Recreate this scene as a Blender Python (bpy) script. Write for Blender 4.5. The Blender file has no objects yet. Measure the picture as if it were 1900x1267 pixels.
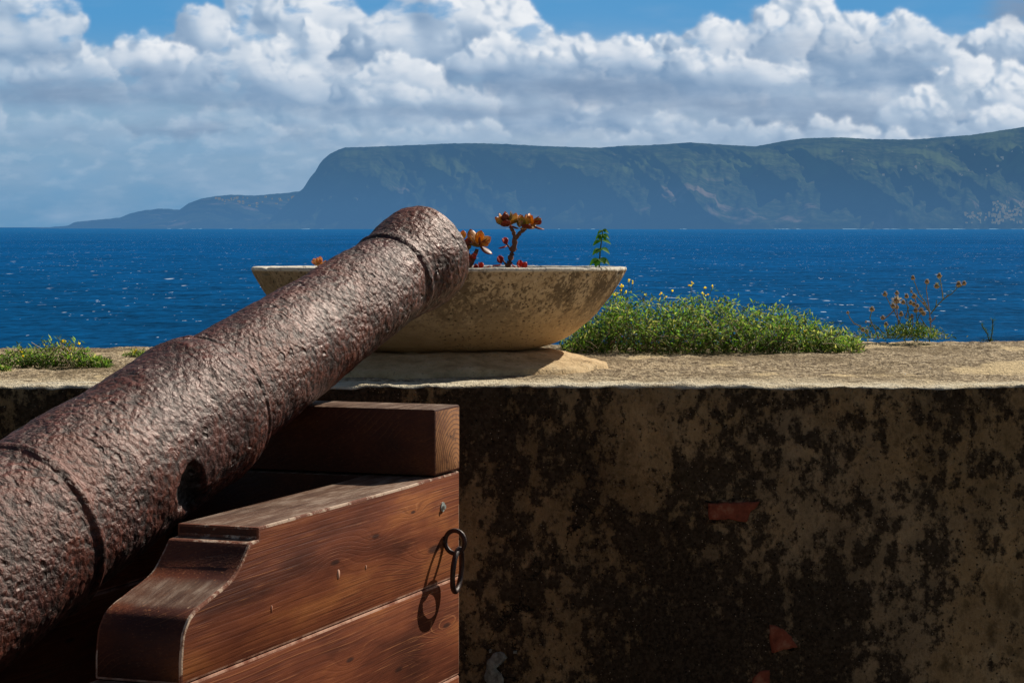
import bpy, bmesh, math, random
import numpy as np
from mathutils import Vector, Matrix, noise as mn

F = 4222.0; EYE = 1.48; WALL_TOP = 1.2
SUN_TO = Vector((0.92, 1.0, 1.06)).normalized()
SUN_EL = math.asin(SUN_TO.z); SUN_AZ = math.atan2(SUN_TO.x, SUN_TO.y)
scene = bpy.context.scene
col = scene.collection
R = random.Random(5)

def at(px, py, Y):
    """world point seen at a photograph pixel, at distance Y in front of the eye"""
    return Vector(((px-950)/F*Y, Y, EYE-(py-422)/F*Y))

def mesh_obj(name, verts, faces, mat=None, parent=None, smooth=True, mats=None, mi=None):
    me = bpy.data.meshes.new(name)
    if isinstance(verts, np.ndarray): verts = verts.tolist()
    if isinstance(faces, np.ndarray): faces = faces.tolist()
    me.from_pydata(verts, [], faces); me.update()
    if mats:
        for m in mats: me.materials.append(m)
    elif mat: me.materials.append(mat)
    if mi is not None: me.polygons.foreach_set('material_index', mi)
    if smooth: me.polygons.foreach_set('use_smooth', [True]*len(me.polygons))
    o = bpy.data.objects.new(name, me); col.objects.link(o)
    if parent: o.parent = parent
    return o
def bm_obj(name, bm, mat=None, parent=None, smooth=False, mats=None):
    me = bpy.data.meshes.new(name); bm.to_mesh(me); bm.free()
    for m in (mats or [mat]): me.materials.append(m)
    if smooth: me.polygons.foreach_set('use_smooth', [True]*len(me.polygons))
    o = bpy.data.objects.new(name, me); col.objects.link(o)
    if parent: o.parent = parent
    return o
def empty(name, loc=(0, 0, 0), rz=0):
    o = bpy.data.objects.new(name, None); o.empty_display_size = .05; col.objects.link(o)
    o.location = loc; o.rotation_euler = (0, 0, rz); return o
def tag(o, label=None, cat=None, group=None, kind=None):
    for k, v in (('label', label), ('category', cat), ('group', group), ('kind', kind)):
        if v: o[k] = v
    return o
class Acc:
    """collects pieces that belong to one mesh"""
    def __init__(s): s.v = []; s.f = []; s.c = []; s.mi = []
    def add(s, vs, fs, c=None, mi=0):
        n = len(s.v); s.v += [tuple(v) for v in vs]; s.f += [tuple(i+n for i in f) for f in fs]
        if c is not None: s.c += (c if isinstance(c, list) else [c]*len(vs))
        s.mi += [mi]*len(fs)
    def tube(s, pts, radii, seg=6, c=None, cap=True):
        pts = [Vector(p) for p in pts]; vs = []; fs = []
        up = Vector((.13, .2, .97))
        for i, p in enumerate(pts):
            t = (pts[min(i+1, len(pts)-1)]-pts[max(i-1, 0)]).normalized()
            a = t.cross(up if abs(t.dot(up)) < .95 else Vector((1, 0, 0))).normalized(); b = t.cross(a)
            r = radii[i] if isinstance(radii, (list, tuple)) else radii
            for k in range(seg):
                w = 2*math.pi*k/seg; vs.append(p+a*math.cos(w)*r+b*math.sin(w)*r)
        for i in range(len(pts)-1):
            for k in range(seg):
                k2 = (k+1) % seg; fs.append((i*seg+k, i*seg+k2, (i+1)*seg+k2, (i+1)*seg+k))
        if cap:
            fs.append(tuple(range(seg))[::-1]); fs.append(tuple((len(pts)-1)*seg+k for k in range(seg)))
        s.add(vs, fs, c)
    def build(s, name, mat, parent=None, smooth=True, mats=None):
        o = mesh_obj(name, s.v, s.f, mat, parent, smooth, mats, s.mi if mats else None)
        if s.c and len(s.c) == len(s.v):
            at_ = o.data.color_attributes.new('Col', 'FLOAT_COLOR', 'POINT')
            flat = np.ones((len(s.v), 4), np.float32); flat[:, :3] = np.array(s.c); at_.data.foreach_set('color', flat.ravel())
        return o

class NB:
    """node builder"""
    def __init__(s, nt): s.nt = nt
    def node(s, t, **kw):
        n = s.nt.nodes.new(t)
        for k, v in kw.items(): setattr(n, k, v)
        return n
    def plug(s, inp, v):
        if isinstance(v, bpy.types.NodeSocket): s.nt.links.new(v, inp)
        elif v is not None:
            if isinstance(v, (tuple, list)) and len(v) == 3 and inp.type == 'RGBA': v = (*v, 1)
            inp.default_value = v
    def m(s, op, a, b=None, c=None, clamp=False):
        n = s.node('ShaderNodeMath', operation=op, use_clamp=clamp)
        for i, v in enumerate((a, b, c)):
            if v is not None: s.plug(n.inputs[i], v)
        return n.outputs[0]
    def v(s, op, a, b=None, c=None, out=0):
        n = s.node('ShaderNodeVectorMath', operation=op)
        for i, x in enumerate((a, b, c)):
            if x is not None: s.plug(n.inputs[i], x)
        return n.outputs[out]
    def vscale(s, a, k):
        n = s.node('ShaderNodeVectorMath', operation='SCALE'); s.plug(n.inputs[0], a); s.plug(n.inputs['Scale'], k)
        return n.outputs[0]
    def comb(s, x, y, z=0.0):
        n = s.node('ShaderNodeCombineXYZ'); s.plug(n.inputs[0], x); s.plug(n.inputs[1], y); s.plug(n.inputs[2], z)
        return n.outputs[0]
    def sep(s, a):
        n = s.node('ShaderNodeSeparateXYZ'); s.plug(n.inputs[0], a); return n.outputs
    def noise(s, vec, scale, detail=4, rough=.55, dist=0., lac=2.0, out=0):
        n = s.node('ShaderNodeTexNoise'); s.plug(n.inputs['Vector'], vec)
        n.inputs['Scale'].default_value = scale; n.inputs['Detail'].default_value = detail
        n.inputs['Roughness'].default_value = rough; n.inputs['Distortion'].default_value = dist
        n.inputs['Lacunarity'].default_value = lac
        return n.outputs[out]
    def vor(s, vec, scale, feature='F1', rnd=1., out='Distance'):
        n = s.node('ShaderNodeTexVoronoi', feature=feature); s.plug(n.inputs['Vector'], vec)
        n.inputs['Scale'].default_value = scale; n.inputs['Randomness'].default_value = rnd
        return n.outputs[out]
    def rng(s, x, a, b, c=0., d=1., kind='SMOOTHSTEP'):
        n = s.node('ShaderNodeMapRange', interpolation_type=kind); s.plug(n.inputs[0], x)
        for i, q in enumerate((a, b, c, d)): s.plug(n.inputs[i+1], q)
        return n.outputs[0]
    def mix(s, f, a, b, mode='MIX'):
        n = s.node('ShaderNodeMix', data_type='RGBA', blend_type=mode)
        s.plug(n.inputs[0], f); s.plug(n.inputs[6], a); s.plug(n.inputs[7], b)
        return n.outputs[2]
    def ramp(s, x, stops):
        n = s.node('ShaderNodeValToRGB'); s.plug(n.inputs[0], x); cr = n.color_ramp
        while len(cr.elements) < len(stops): cr.elements.new(.5)
        for e, (p, c) in zip(cr.elements, stops): e.position = p; e.color = (*c, 1)
        return n.outputs[0]
    def bump(s, h, dist, strength=1., normal=None):
        n = s.node('ShaderNodeBump'); n.inputs['Strength'].default_value = strength
        n.inputs['Distance'].default_value = dist; s.plug(n.inputs['Height'], h)
        if normal is not None: s.plug(n.inputs['Normal'], normal)
        return n.outputs[0]
    def attr(s, name):
        n = s.node('ShaderNodeAttribute'); n.attribute_name = name; return n.outputs
def new_mat(name):
    m = bpy.data.materials.new(name); m.use_nodes = True; nt = m.node_tree
    for n in list(nt.nodes): nt.nodes.remove(n)
    b = NB(nt); out = b.node('ShaderNodeOutputMaterial')
    return m, b, out
def principled(b, out, color, rough=.6, spec=.5, metal=0., normal=None, sub=None, trans=None):
    p = b.node('ShaderNodeBsdfPrincipled')
    b.plug(p.inputs['Base Color'], color); b.plug(p.inputs['Roughness'], rough)
    b.plug(p.inputs['Specular IOR Level'], spec); b.plug(p.inputs['Metallic'], metal)
    if normal is not None: b.plug(p.inputs['Normal'], normal)
    b.nt.links.new(p.outputs[0], out.inputs[0])
    return p
def coords(b, kind='Object'): return b.node('ShaderNodeTexCoord').outputs[kind]
def position(b): return b.node('ShaderNodeNewGeometry').outputs['Position']
def normal_z(b): return b.sep(b.node('ShaderNodeNewGeometry').outputs['Normal'])[2]

# ---------------------------------------------------------------- materials
def mat_rust():
    m, b, out = new_mat('rusted_iron'); P = coords(b)
    big = b.noise(P, 7, 5, .62); mid = b.noise(P, 40, 6, .68); gr = b.noise(P, 120, 5, .70); fine = b.noise(P, 330, 3, .6)
    c = b.ramp(gr, [(.33, (.016, .005, .004)), (.45, (.070, .018, .011)), (.56, (.130, .034, .021)), (.66, (.20, .060, .038)), (.78, (.31, .135, .10))])
    c = b.mix(b.m('MULTIPLY', b.rng(mid, .54, .66), .55), c, (.27, .105, .080))
    c = b.mix(b.m('MULTIPLY', b.rng(mid, .47, .36), .75), c, (.028, .012, .011))
    c = b.mix(b.m('MULTIPLY', b.rng(big, .52, .62), .50), c, (.20, .050, .022))
    c = b.mix(b.m('MULTIPLY', b.rng(big, .47, .37), .45), c, (.075, .042, .042))
    flakes = b.vor(b.v('ADD', P, b.vscale(b.noise(P, 60, 3, .5, out=1), .016)), 105)
    pits = b.m('MULTIPLY', b.rng(flakes, .42, .62), b.rng(mid, .58, .40))
    c = b.mix(b.m('MULTIPLY', pits, .8), c, (.010, .005, .005))
    c = b.mix(b.attr('PitShade')[2], c, (.004, .003, .003))  # shade inside the hollow and the bore, painted near-black
    h = b.m('ADD', b.m('ADD', b.m('MULTIPLY', mid, 1.5), b.m('MULTIPLY', gr, .38)), b.m('ADD', b.m('MULTIPLY', fine, .16), b.m('MULTIPLY', flakes, -.60)))
    worn = b.rng(b.noise(P, 5.5, 3, .6), .40, .60, .58, 1.15)
    craters = b.m('MULTIPLY', b.rng(b.vor(b.v('ADD', P, b.vscale(b.noise(P, 40, 2, .5, out=1), .02)), 42), .30, .12), b.rng(b.noise(P, 12, 3, .5), .48, .58))
    c = b.mix(b.m('MULTIPLY', craters, .8), c, (.014, .007, .006))
    h = b.m('ADD', b.m('MULTIPLY', h, worn), b.m('MULTIPLY', craters, -.7))
    n = b.bump(h, .0046, 1.0)
    rough = b.m('ADD', b.rng(gr, .38, .64, .34, .14, 'LINEAR'), b.rng(mid, .38, .62, .32, .19, 'LINEAR'))
    p = principled(b, out, c, rough, .58, .0, n)
    b.plug(p.inputs['Specular Tint'], (1., .80, .73))
    return m
def ring_lines(b, x, lo=.0, w=.16):
    return b.m('MULTIPLY', b.rng(x, lo, lo+w*.35), b.rng(x, lo+w, lo+w*.6))
def mat_wood():
    m, b, out = new_mat('stained_timber'); P = coords(b)
    s, t, z = b.sep(P)
    plank = b.m('ADD', b.m('ADD', b.m('GREATER_THAN', z, .9364), b.m('GREATER_THAN', z, .7825)), b.m('ADD', b.m('GREATER_THAN', z, .63), b.m('GREATER_THAN', z, 1.1012)))
    off = b.m('MULTIPLY', plank, 3.71)
    ss = b.m('ADD', s, off)
    warp = b.noise(b.comb(b.m('MULTIPLY', ss, .7), b.m('MULTIPLY', t, 5), b.m('MULTIPLY', z, 5)), 1.0, 3, .5)
    rc = b.m('ADD', b.m('MULTIPLY', warp, 10.), b.m('ADD', b.m('MULTIPLY', z, 95), b.m('MULTIPLY', t, 60)))
    knots = None
    for ks, kz, w, amp in ((-.105, .992, .020, 5.0), (-.33, 1.040, .010, 2.4), (-.47, 1.022, .012, -2.6), (-.055, .868, .012, 3.0), (-.245, .835, .011, -3.0), (-.42, .880, .010, 2.), (-.19, 1.058, .007, 1.8)):
        d = b.v('MULTIPLY', b.v('SUBTRACT', b.comb(s, z, 0), (ks, kz, 0)), (1/(w*4.2), 1/w, 0))
        r2 = b.v('DOT_PRODUCT', d, d, out=1)
        e = b.m('EXPONENT', b.m('MULTIPLY', r2, -.55)); rc = b.m('ADD', rc, b.m('MULTIPLY', e, amp*.9))
        k2 = b.rng(r2, .16, .02) ; knots = k2 if knots is None else b.m('MAXIMUM', knots, k2)
    fr = b.m('FRACT', rc)
    dark = ring_lines(b, fr, .0, .42); lite = ring_lines(b, fr, .40, .16)
    pres = b.noise(b.comb(b.m('MULTIPLY', ss, 2.2), b.m('MULTIPLY', t, 6), b.m('MULTIPLY', z, 12)), 1.5, 3, .5)
    fib = b.noise(b.comb(b.m('MULTIPLY', ss, 2.5), b.m('MULTIPLY', t, 90), b.m('MULTIPLY', z, 190)), 2.4, 4, .65)
    blot = b.noise(b.comb(b.m('MULTIPLY', ss, 1.1), b.m('MULTIPLY', t, 4), b.m('MULTIPLY', z, 5)), 2.6, 4, .55)
    c = b.ramp(blot, [(.34, (.080, .021, .010)), (.46, (.170, .043, .017)), (.56, (.245, .066, .022)), (.68, (.42, .14, .036))])
    c = b.mix(b.m('MULTIPLY', dark, b.rng(pres, .40, .68, .03, .36)), c, (.085, .022, .010))
    c = b.mix(b.m('MULTIPLY', lite, b.rng(pres, .50, .66, .0, .42)), c, (.62, .26, .11))
    c = b.mix(b.m('MULTIPLY', b.rng(fib, .53, .66), .55), c, (.075, .020, .010))
    c = b.mix(b.m('MULTIPLY', b.rng(fib, .42, .32), .40), c, (.66, .27, .11))
    c = b.mix(b.m('MULTIPLY', knots, .9), c, (.045, .014, .008))
    sc = b.noise(b.comb(b.m('MULTIPLY', ss, 5), b.m('MULTIPLY', t, 30), b.m('MULTIPLY', z, 70)), 1.6, 2, .5)
    c = b.mix(b.rng(sc, .745, .77), c, (.80, .50, .30))
    chip = b.noise(b.comb(b.m('MULTIPLY', ss, 2.0), t, b.m('MULTIPLY', z, 4)), 9, 6, .75)
    c = b.mix(b.m('MULTIPLY', b.rng(chip, .68, .72), .7), c, (.05, .016, .010))
    # shade on the profiled front faces and the beam, painted in as darker colour
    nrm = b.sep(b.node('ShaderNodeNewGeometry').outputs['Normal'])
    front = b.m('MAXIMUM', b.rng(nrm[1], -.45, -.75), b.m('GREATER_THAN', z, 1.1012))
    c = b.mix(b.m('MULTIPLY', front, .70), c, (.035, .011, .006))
    up = b.rng(nrm[2], .93, .985)
    grey = b.ramp(b.noise(b.comb(b.m('MULTIPLY', ss, 3), b.m('MULTIPLY', t, 14), z), 4, 6, .7), [(.34, (.075, .036, .022)), (.50, (.19, .115, .075)), (.64, (.38, .28, .21))])
    grey = b.mix(b.m('MULTIPLY', b.rng(b.noise(b.comb(b.m('MULTIPLY', ss, 3), b.m('MULTIPLY', t, 120), z), 2, 4, .6), .5, .62), .5), grey, (.05, .03, .02))
    c = b.mix(b.m('MULTIPLY', up, .85), c, grey)
    h = b.m('ADD', b.m('MULTIPLY', dark, -.25), b.m('MULTIPLY', fib, -1.0))
    n = b.bump(h, .0006, .9)
    principled(b, out, c, b.rng(blot, .3, .8, .46, .62, 'LINEAR'), .25, 0, n)
    return m
def mat_wood_end():
    m, b, out = new_mat('timber_end_grain'); P = coords(b)
    s, t, z = b.sep(P)
    d = b.v('LENGTH', b.v('SUBTRACT', b.comb(s, z, 0), (-.022, 1.112, 0)), out=1)
    d = b.m('ADD', d, b.m('MULTIPLY', b.noise(P, 30, 3, .5), .006))
    rings = b.m('POWER', b.m('FRACT', b.m('MULTIPLY', d, 135)), 1.8)
    c = b.mix(rings, (.46, .20, .075), (.12, .042, .016))
    c = b.mix(b.rng(b.noise(P, 60, 5, .7), .52, .70), c, (.05, .02, .01))
    edge = b.noise(P, 18, 4, .6)
    c = b.mix(b.m('MULTIPLY', b.rng(edge, .5, .65), .6), c, (.15, .045, .02))
    principled(b, out, c, .7, .25, 0, b.bump(rings, -.0012, .8))
    return m
def mat_worn_edge():
    m, b, out = new_mat('worn_timber_edge'); P = coords(b)
    n1 = b.noise(P, 16, 7, .72)
    c = b.mix(b.rng(n1, .47, .56), (.20, .062, .030), (.62, .45, .33))
    c = b.mix(b.rng(b.noise(P, 110, 3, .6), .62, .7), c, (.06, .03, .02))
    principled(b, out, c, .65, .3, 0, b.bump(n1, .003, 1))
    return m
def mat_chamfer():
    m, b, out = new_mat('pale_chamfer'); P = coords(b)
    n1 = b.noise(P, 22, 6, .7)
    c = b.mix(b.rng(n1, .36, .60), (.26, .085, .045), (.62, .36, .25))  # light catching the seam chamfers, painted in as paler wood
    principled(b, out, c, .65, .2, 0, b.bump(n1, .001, 1))
    return m
def mat_dark_iron():
    m, b, out = new_mat('brown_iron'); P = coords(b)
    n1 = b.noise(P, 120, 5, .65)
    c = b.ramp(n1, [(.35, (.018, .009, .008)), (.6, (.05, .022, .017)), (.75, (.09, .038, .025))])
    principled(b, out, c, .5, .5, .3, b.bump(n1, .0015, .8))
    return m
def mat_steel():
    m, b, out = new_mat('zinc_screw'); P = coords(b)
    principled(b, out, b.mix(b.noise(P, 150, 3, .5), (.25, .28, .26), (.62, .68, .64)), .5, .5, .2)
    return m
def mat_wall():
    m, b, out = new_mat('old_plaster'); P = position(b)
    X, Y, Z = b.sep(P); nz = normal_z(b)
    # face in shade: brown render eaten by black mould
    Pf = b.v('MULTIPLY', P, (1, 1, .8))
    a1 = b.noise(Pf, 2.1, 7, .62, .4); a2 = b.noise(Pf, 9, 7, .68); a3 = b.noise(Pf, 42, 6, .72); a4 = b.noise(P, 150, 3, .6)
    face = b.ramp(a2, [(.30, (.18, .118, .056)), (.50, (.32, .218, .108)), (.70, (.52, .38, .21))])
    face = b.mix(b.m('MULTIPLY', b.rng(a1, .50, .62), .55), face, (.42, .315, .19))
    face = b.mix(b.m('MULTIPLY', b.rng(a4, .55, .75), .5), face, (.40, .28, .16))
    a2b = b.noise(b.v('MULTIPLY', P, (1.5, 1, .75)), 19, 6, .72)
    mask = b.m('ADD', b.m('ADD', b.m('MULTIPLY', a1, .85), b.m('MULTIPLY', b.m('ADD', a2, a2b), .62)), b.m('MULTIPLY', a3, 1.15))
    runs = b.noise(b.v('MULTIPLY', P, (1, 1, .16)), 13, 5, .6)
    mask = b.m('ADD', mask, b.m('MULTIPLY', b.m('SUBTRACT', runs, .5), .28))
    mask = b.m('SUBTRACT', mask, .10)
    mask = b.m('ADD', mask, b.rng(X, -.15, .9, .15, -.02, 'LINEAR'))
    mask = b.m('ADD', mask, b.rng(b.noise(P, 1.1, 2, .5), .4, .65, -.10, .13))
    face = b.vscale(face, b.m('ADD', .55, b.m('ADD', b.m('MULTIPLY', b.rng(a3, .36, .62), .75), b.m('MULTIPLY', b.rng(a2b, .38, .62), .65))))
    mould = b.mix(b.rng(a4, .4, .65), (.012, .009, .007), (.050, .037, .027))
    face = b.mix(b.m('MULTIPLY', b.rng(mask, 1.44, 1.66), .94), face, mould)
    pit = b.vor(P, 85); face = b.mix(b.rng(pit, .16, .05), face, (.014, .010, .007))
    speck = b.m('MULTIPLY', b.rng(b.vor(P, 120), .15, .07), b.rng(a3, .49, .55)); face = b.mix(speck, face, (.42, .33, .23))
    crack = b.vor(b.v('ADD', P, b.vscale(b.noise(P, 5, 6, .6, out=1), .50)), 2.1, 'DISTANCE_TO_EDGE')
    cm = b.m('MULTIPLY', b.rng(crack, .0055, .001), b.rng(b.noise(P, 2.4, 2, .5), .54, .60))
    cm = b.m('MULTIPLY', cm, .75); face = b.mix(cm, face, (.012, .009, .006))
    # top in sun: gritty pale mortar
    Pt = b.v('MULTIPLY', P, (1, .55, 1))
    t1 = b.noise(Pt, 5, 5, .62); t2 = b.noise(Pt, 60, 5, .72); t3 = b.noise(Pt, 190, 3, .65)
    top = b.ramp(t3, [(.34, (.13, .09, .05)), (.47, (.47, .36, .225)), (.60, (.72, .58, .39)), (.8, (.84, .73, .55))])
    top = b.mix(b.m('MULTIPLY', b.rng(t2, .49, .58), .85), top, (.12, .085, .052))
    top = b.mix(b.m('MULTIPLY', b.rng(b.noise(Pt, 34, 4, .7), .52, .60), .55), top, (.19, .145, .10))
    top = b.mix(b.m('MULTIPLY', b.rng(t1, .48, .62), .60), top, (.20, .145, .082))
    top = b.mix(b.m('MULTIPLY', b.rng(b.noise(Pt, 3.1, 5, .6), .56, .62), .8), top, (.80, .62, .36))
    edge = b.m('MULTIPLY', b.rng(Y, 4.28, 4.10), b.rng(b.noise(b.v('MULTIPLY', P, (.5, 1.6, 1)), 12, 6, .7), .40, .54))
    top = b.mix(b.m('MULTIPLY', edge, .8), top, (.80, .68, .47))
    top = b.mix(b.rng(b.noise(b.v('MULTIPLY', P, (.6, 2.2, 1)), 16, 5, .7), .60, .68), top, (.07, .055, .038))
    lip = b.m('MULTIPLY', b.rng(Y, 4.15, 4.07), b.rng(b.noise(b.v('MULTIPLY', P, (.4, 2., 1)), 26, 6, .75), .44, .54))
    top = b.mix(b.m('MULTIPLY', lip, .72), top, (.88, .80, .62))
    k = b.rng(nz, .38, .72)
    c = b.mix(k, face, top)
    hf = b.m('ADD', b.m('ADD', b.m('MULTIPLY', a3, 1.), b.m('MULTIPLY', a4, .35)), b.m('ADD', b.m('MULTIPLY', b.rng(pit, .2, .02), -.5), b.m('MULTIPLY', cm, -1.2)))
    ht = b.m('ADD', b.m('MULTIPLY', t2, .9), b.m('MULTIPLY', t3, .7))
    hh = b.m('ADD', b.m('MULTIPLY', hf, b.m('SUBTRACT', 1., k)), b.m('MULTIPLY', ht, k))
    principled(b, out, c, .95, .06, 0, b.bump(hh, .009, 1.0))
    return m
def mat_brick():
    m, b, out = new_mat('terracotta'); P = position(b)
    n = b.noise(P, 40, 6, .65)
    c = b.ramp(n, [(.3, (.13, .035, .020)), (.52, (.27, .072, .038)), (.66, (.36, .17, .10))])
    principled(b, out, c, .85, .2, 0, b.bump(n, .004, .9)); return m
def mat_crumb():
    m, b, out = new_mat('crumbled_plaster'); P = position(b)
    n = b.noise(P, 70, 6, .7)
    c = b.ramp(n, [(.38, (.012, .009, .006)), (.50, (.09, .06, .035)), (.66, (.30, .22, .14))])
    principled(b, out, c, .95, .05, 0, b.bump(n, .008, 1)); return m
def mat_lichen():
    m, b, out = new_mat('pale_lichen'); P = position(b)
    n = b.noise(P, 90, 5, .65)
    c = b.ramp(n, [(.35, (.12, .12, .10)), (.6, (.30, .31, .27))])
    principled(b, out, c, .9, .1, 0, b.bump(n, .004, 1)); return m
def mat_concrete():
    m, b, out = new_mat('weathered_cast_stone'); P = coords(b)
    x, y, z = b.sep(P)
    a1 = b.noise(P, 5.5, 6, .62); a2 = b.noise(P, 26, 6, .68); a3 = b.noise(P, 120, 4, .65)
    c = b.ramp(a2, [(.30, (.36, .265, .165)), (.50, (.54, .41, .26)), (.72, (.68, .55, .38))])
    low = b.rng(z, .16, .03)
    c = b.mix(b.m('MULTIPLY', low, .75), c, (.58, .385, .19))  # warm bounce light on the underside, painted in as a tint
    # dark weathering running down from the rim
    run = b.noise(b.v('MULTIPLY', P, (1, 1, .35)), 9, 6, .7)
    st = b.m('MULTIPLY', b.rng(b.m('ADD', run, b.m('MULTIPLY', b.m('SUBTRACT', a3, .5), .55)), .49, .60), b.rng(z, .045, .17))
    c = b.mix(b.m('MULTIPLY', st, .82), c, (.085, .062, .040))
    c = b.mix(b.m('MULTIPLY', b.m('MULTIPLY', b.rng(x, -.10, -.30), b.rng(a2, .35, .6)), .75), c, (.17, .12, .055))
    c = b.mix(b.m('MULTIPLY', b.m('MULTIPLY', b.rng(a3, .50, .62), b.rng(z, .05, .15)), .55), c, (.20, .135, .075))
    spots = b.m('MULTIPLY', b.rng(b.vor(b.v('ADD', P, b.vscale(b.noise(P, 50, 2, .5, out=1), .012)), 105), .27, .12), b.rng(a1, .42, .58))
    c = b.mix(b.m('MULTIPLY', spots, .65), c, (.075, .052, .034))
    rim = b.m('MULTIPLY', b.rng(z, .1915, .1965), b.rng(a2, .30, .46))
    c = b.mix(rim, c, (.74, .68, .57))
    h = b.m('ADD', b.m('MULTIPLY', a2, .6), b.m('ADD', b.m('MULTIPLY', a3, .5), b.m('MULTIPLY', spots, -.8)))
    principled(b, out, c, .85, .25, 0, b.bump(h, .0050, 1.0)); return m
def mat_mortar():
    m, b, out = new_mat('lime_mortar'); P = position(b)
    a2 = b.noise(P, 22, 6, .65); a3 = b.noise(P, 130, 4, .65)
    c = b.ramp(a2, [(.30, (.40, .27, .14)), (.50, (.64, .46, .25)), (.72, (.78, .60, .37))])
    c = b.mix(b.m('MULTIPLY', b.rng(a3, .56, .70), .6), c, (.16, .11, .07))
    crack = b.vor(b.v('ADD', P, b.vscale(b.noise(P, 6, 5, .6, out=1), .30)), 5.0, 'DISTANCE_TO_EDGE')
    cm = b.m('MULTIPLY', b.rng(crack, .007, .002), b.rng(b.noise(P, 5, 2, .5), .62, .68))
    c = b.mix(cm, c, (.05, .035, .02))
    h = b.m('ADD', b.m('ADD', a2, b.m('MULTIPLY', a3, .5)), b.m('MULTIPLY', cm, -.8))
    principled(b, out, c, .9, .2, 0, b.bump(h, .007, 1.0)); return m
def mat_soil():
    m, b, out = new_mat('dry_soil'); P = position(b); n = b.noise(P, 90, 5, .7)
    principled(b, out, b.ramp(n, [(.3, (.03, .02, .012)), (.7, (.13, .09, .06))]), .95, .1, 0, b.bump(n, .01, 1)); return m
def mat_leafcol(name, rough=.6, spec=.12, transl=.45):
    m, b, out = new_mat(name); c = b.attr('Col')[0]
    P = coords(b)
    c = b.mix(b.m('MULTIPLY', b.noise(P, 160, 3, .6), .35), c, b.mix(1., c, (.35, .35, .35), 'MULTIPLY'))
    p = b.node('ShaderNodeBsdfPrincipled'); b.plug(p.inputs['Base Color'], c); b.plug(p.inputs['Roughness'], rough); b.plug(p.inputs['Specular IOR Level'], spec)
    t = b.node('ShaderNodeBsdfTranslucent'); b.plug(t.inputs[0], b.mix(1., c, (1.5, 1.5, .9), 'MULTIPLY'))
    mx = b.node('ShaderNodeMixShader'); mx.inputs[0].default_value = transl
    b.nt.links.new(p.outputs[0], mx.inputs[1]); b.nt.links.new(t.outputs[0], mx.inputs[2]); b.nt.links.new(mx.outputs[0], out.inputs[0])
    return m
def mat_sea():
    m, b, out = new_mat('sea_water'); P = position(b)
    X, Y, Z = b.sep(P)
    dist = b.v('LENGTH', P, out=1)
    lg = b.m('LOGARITHM', dist, 2.718)
    w1 = b.noise(P, .035, 6, .62, .3); w2 = b.noise(b.v('MULTIPLY', P, (1, .45, 1)), .23, 5, .65)
    sw = b.noise(P, .0016, 5, .6)
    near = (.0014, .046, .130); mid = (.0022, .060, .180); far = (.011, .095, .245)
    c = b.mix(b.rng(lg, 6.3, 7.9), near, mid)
    c = b.mix(b.rng(lg, 7.9, 10.4), c, far)  # haze toward the horizon painted into the paler far colour
    fadew = b.rng(lg, 8.4, 9.9, 1., .15)
    dark = b.m('MULTIPLY', b.m('ADD', b.m('MULTIPLY', b.m('SUBTRACT', w1, .5), 1.9), b.m('MULTIPLY', b.m('SUBTRACT', w2, .5), 2.4)), fadew)
    f = b.m('ADD', b.m('ADD', 1., dark), b.m('MULTIPLY', b.m('SUBTRACT', sw, .5), .7))
    c = b.vscale(c, f)
    # whitecaps
    cap = b.noise(b.v('MULTIPLY', P, (1, .22, 1)), .42, 3, .55)
    grp = b.noise(P, .05, 3, .5)
    capm = b.m('MULTIPLY', b.rng(b.m('ADD', cap, b.m('MULTIPLY', b.m('SUBTRACT', grp, .5), .60)), .720, .785), b.rng(lg, 9.0, 9.8, 1., 0.))
    cap2 = b.noise(b.v('MULTIPLY', P, (1, .22, 1)), .10, 3, .6)
    capm = b.m('MAXIMUM', capm, b.m('MULTIPLY', b.rng(cap2, .69, .75), .65))
    c = b.mix(b.m('MULTIPLY', capm, .80), c, (.62, .72, .80))
    d = b.node('ShaderNodeBsdfDiffuse'); b.plug(d.inputs[0], c)
    g = b.node('ShaderNodeBsdfGlossy'); g.inputs[1].default_value = .35; b.plug(g.inputs[0], (.5, .75, 1.0))
    b.plug(g.inputs['Normal'], b.bump(b.m('ADD', w1, b.m('MULTIPLY', w2, .4)), 3.0, 1.0))
    mx = b.node('ShaderNodeMixShader'); mx.inputs[0].default_value = .02
    b.nt.links.new(d.outputs[0], mx.inputs[1]); b.nt.links.new(g.outputs[0], mx.inputs[2])
    # blue light scattered out of deep water, put in as an emission glow
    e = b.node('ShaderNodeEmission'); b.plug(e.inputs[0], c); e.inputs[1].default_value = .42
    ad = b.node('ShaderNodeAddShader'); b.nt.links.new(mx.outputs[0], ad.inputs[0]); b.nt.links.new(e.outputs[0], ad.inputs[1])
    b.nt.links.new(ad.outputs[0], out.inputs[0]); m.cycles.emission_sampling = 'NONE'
    return m
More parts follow.
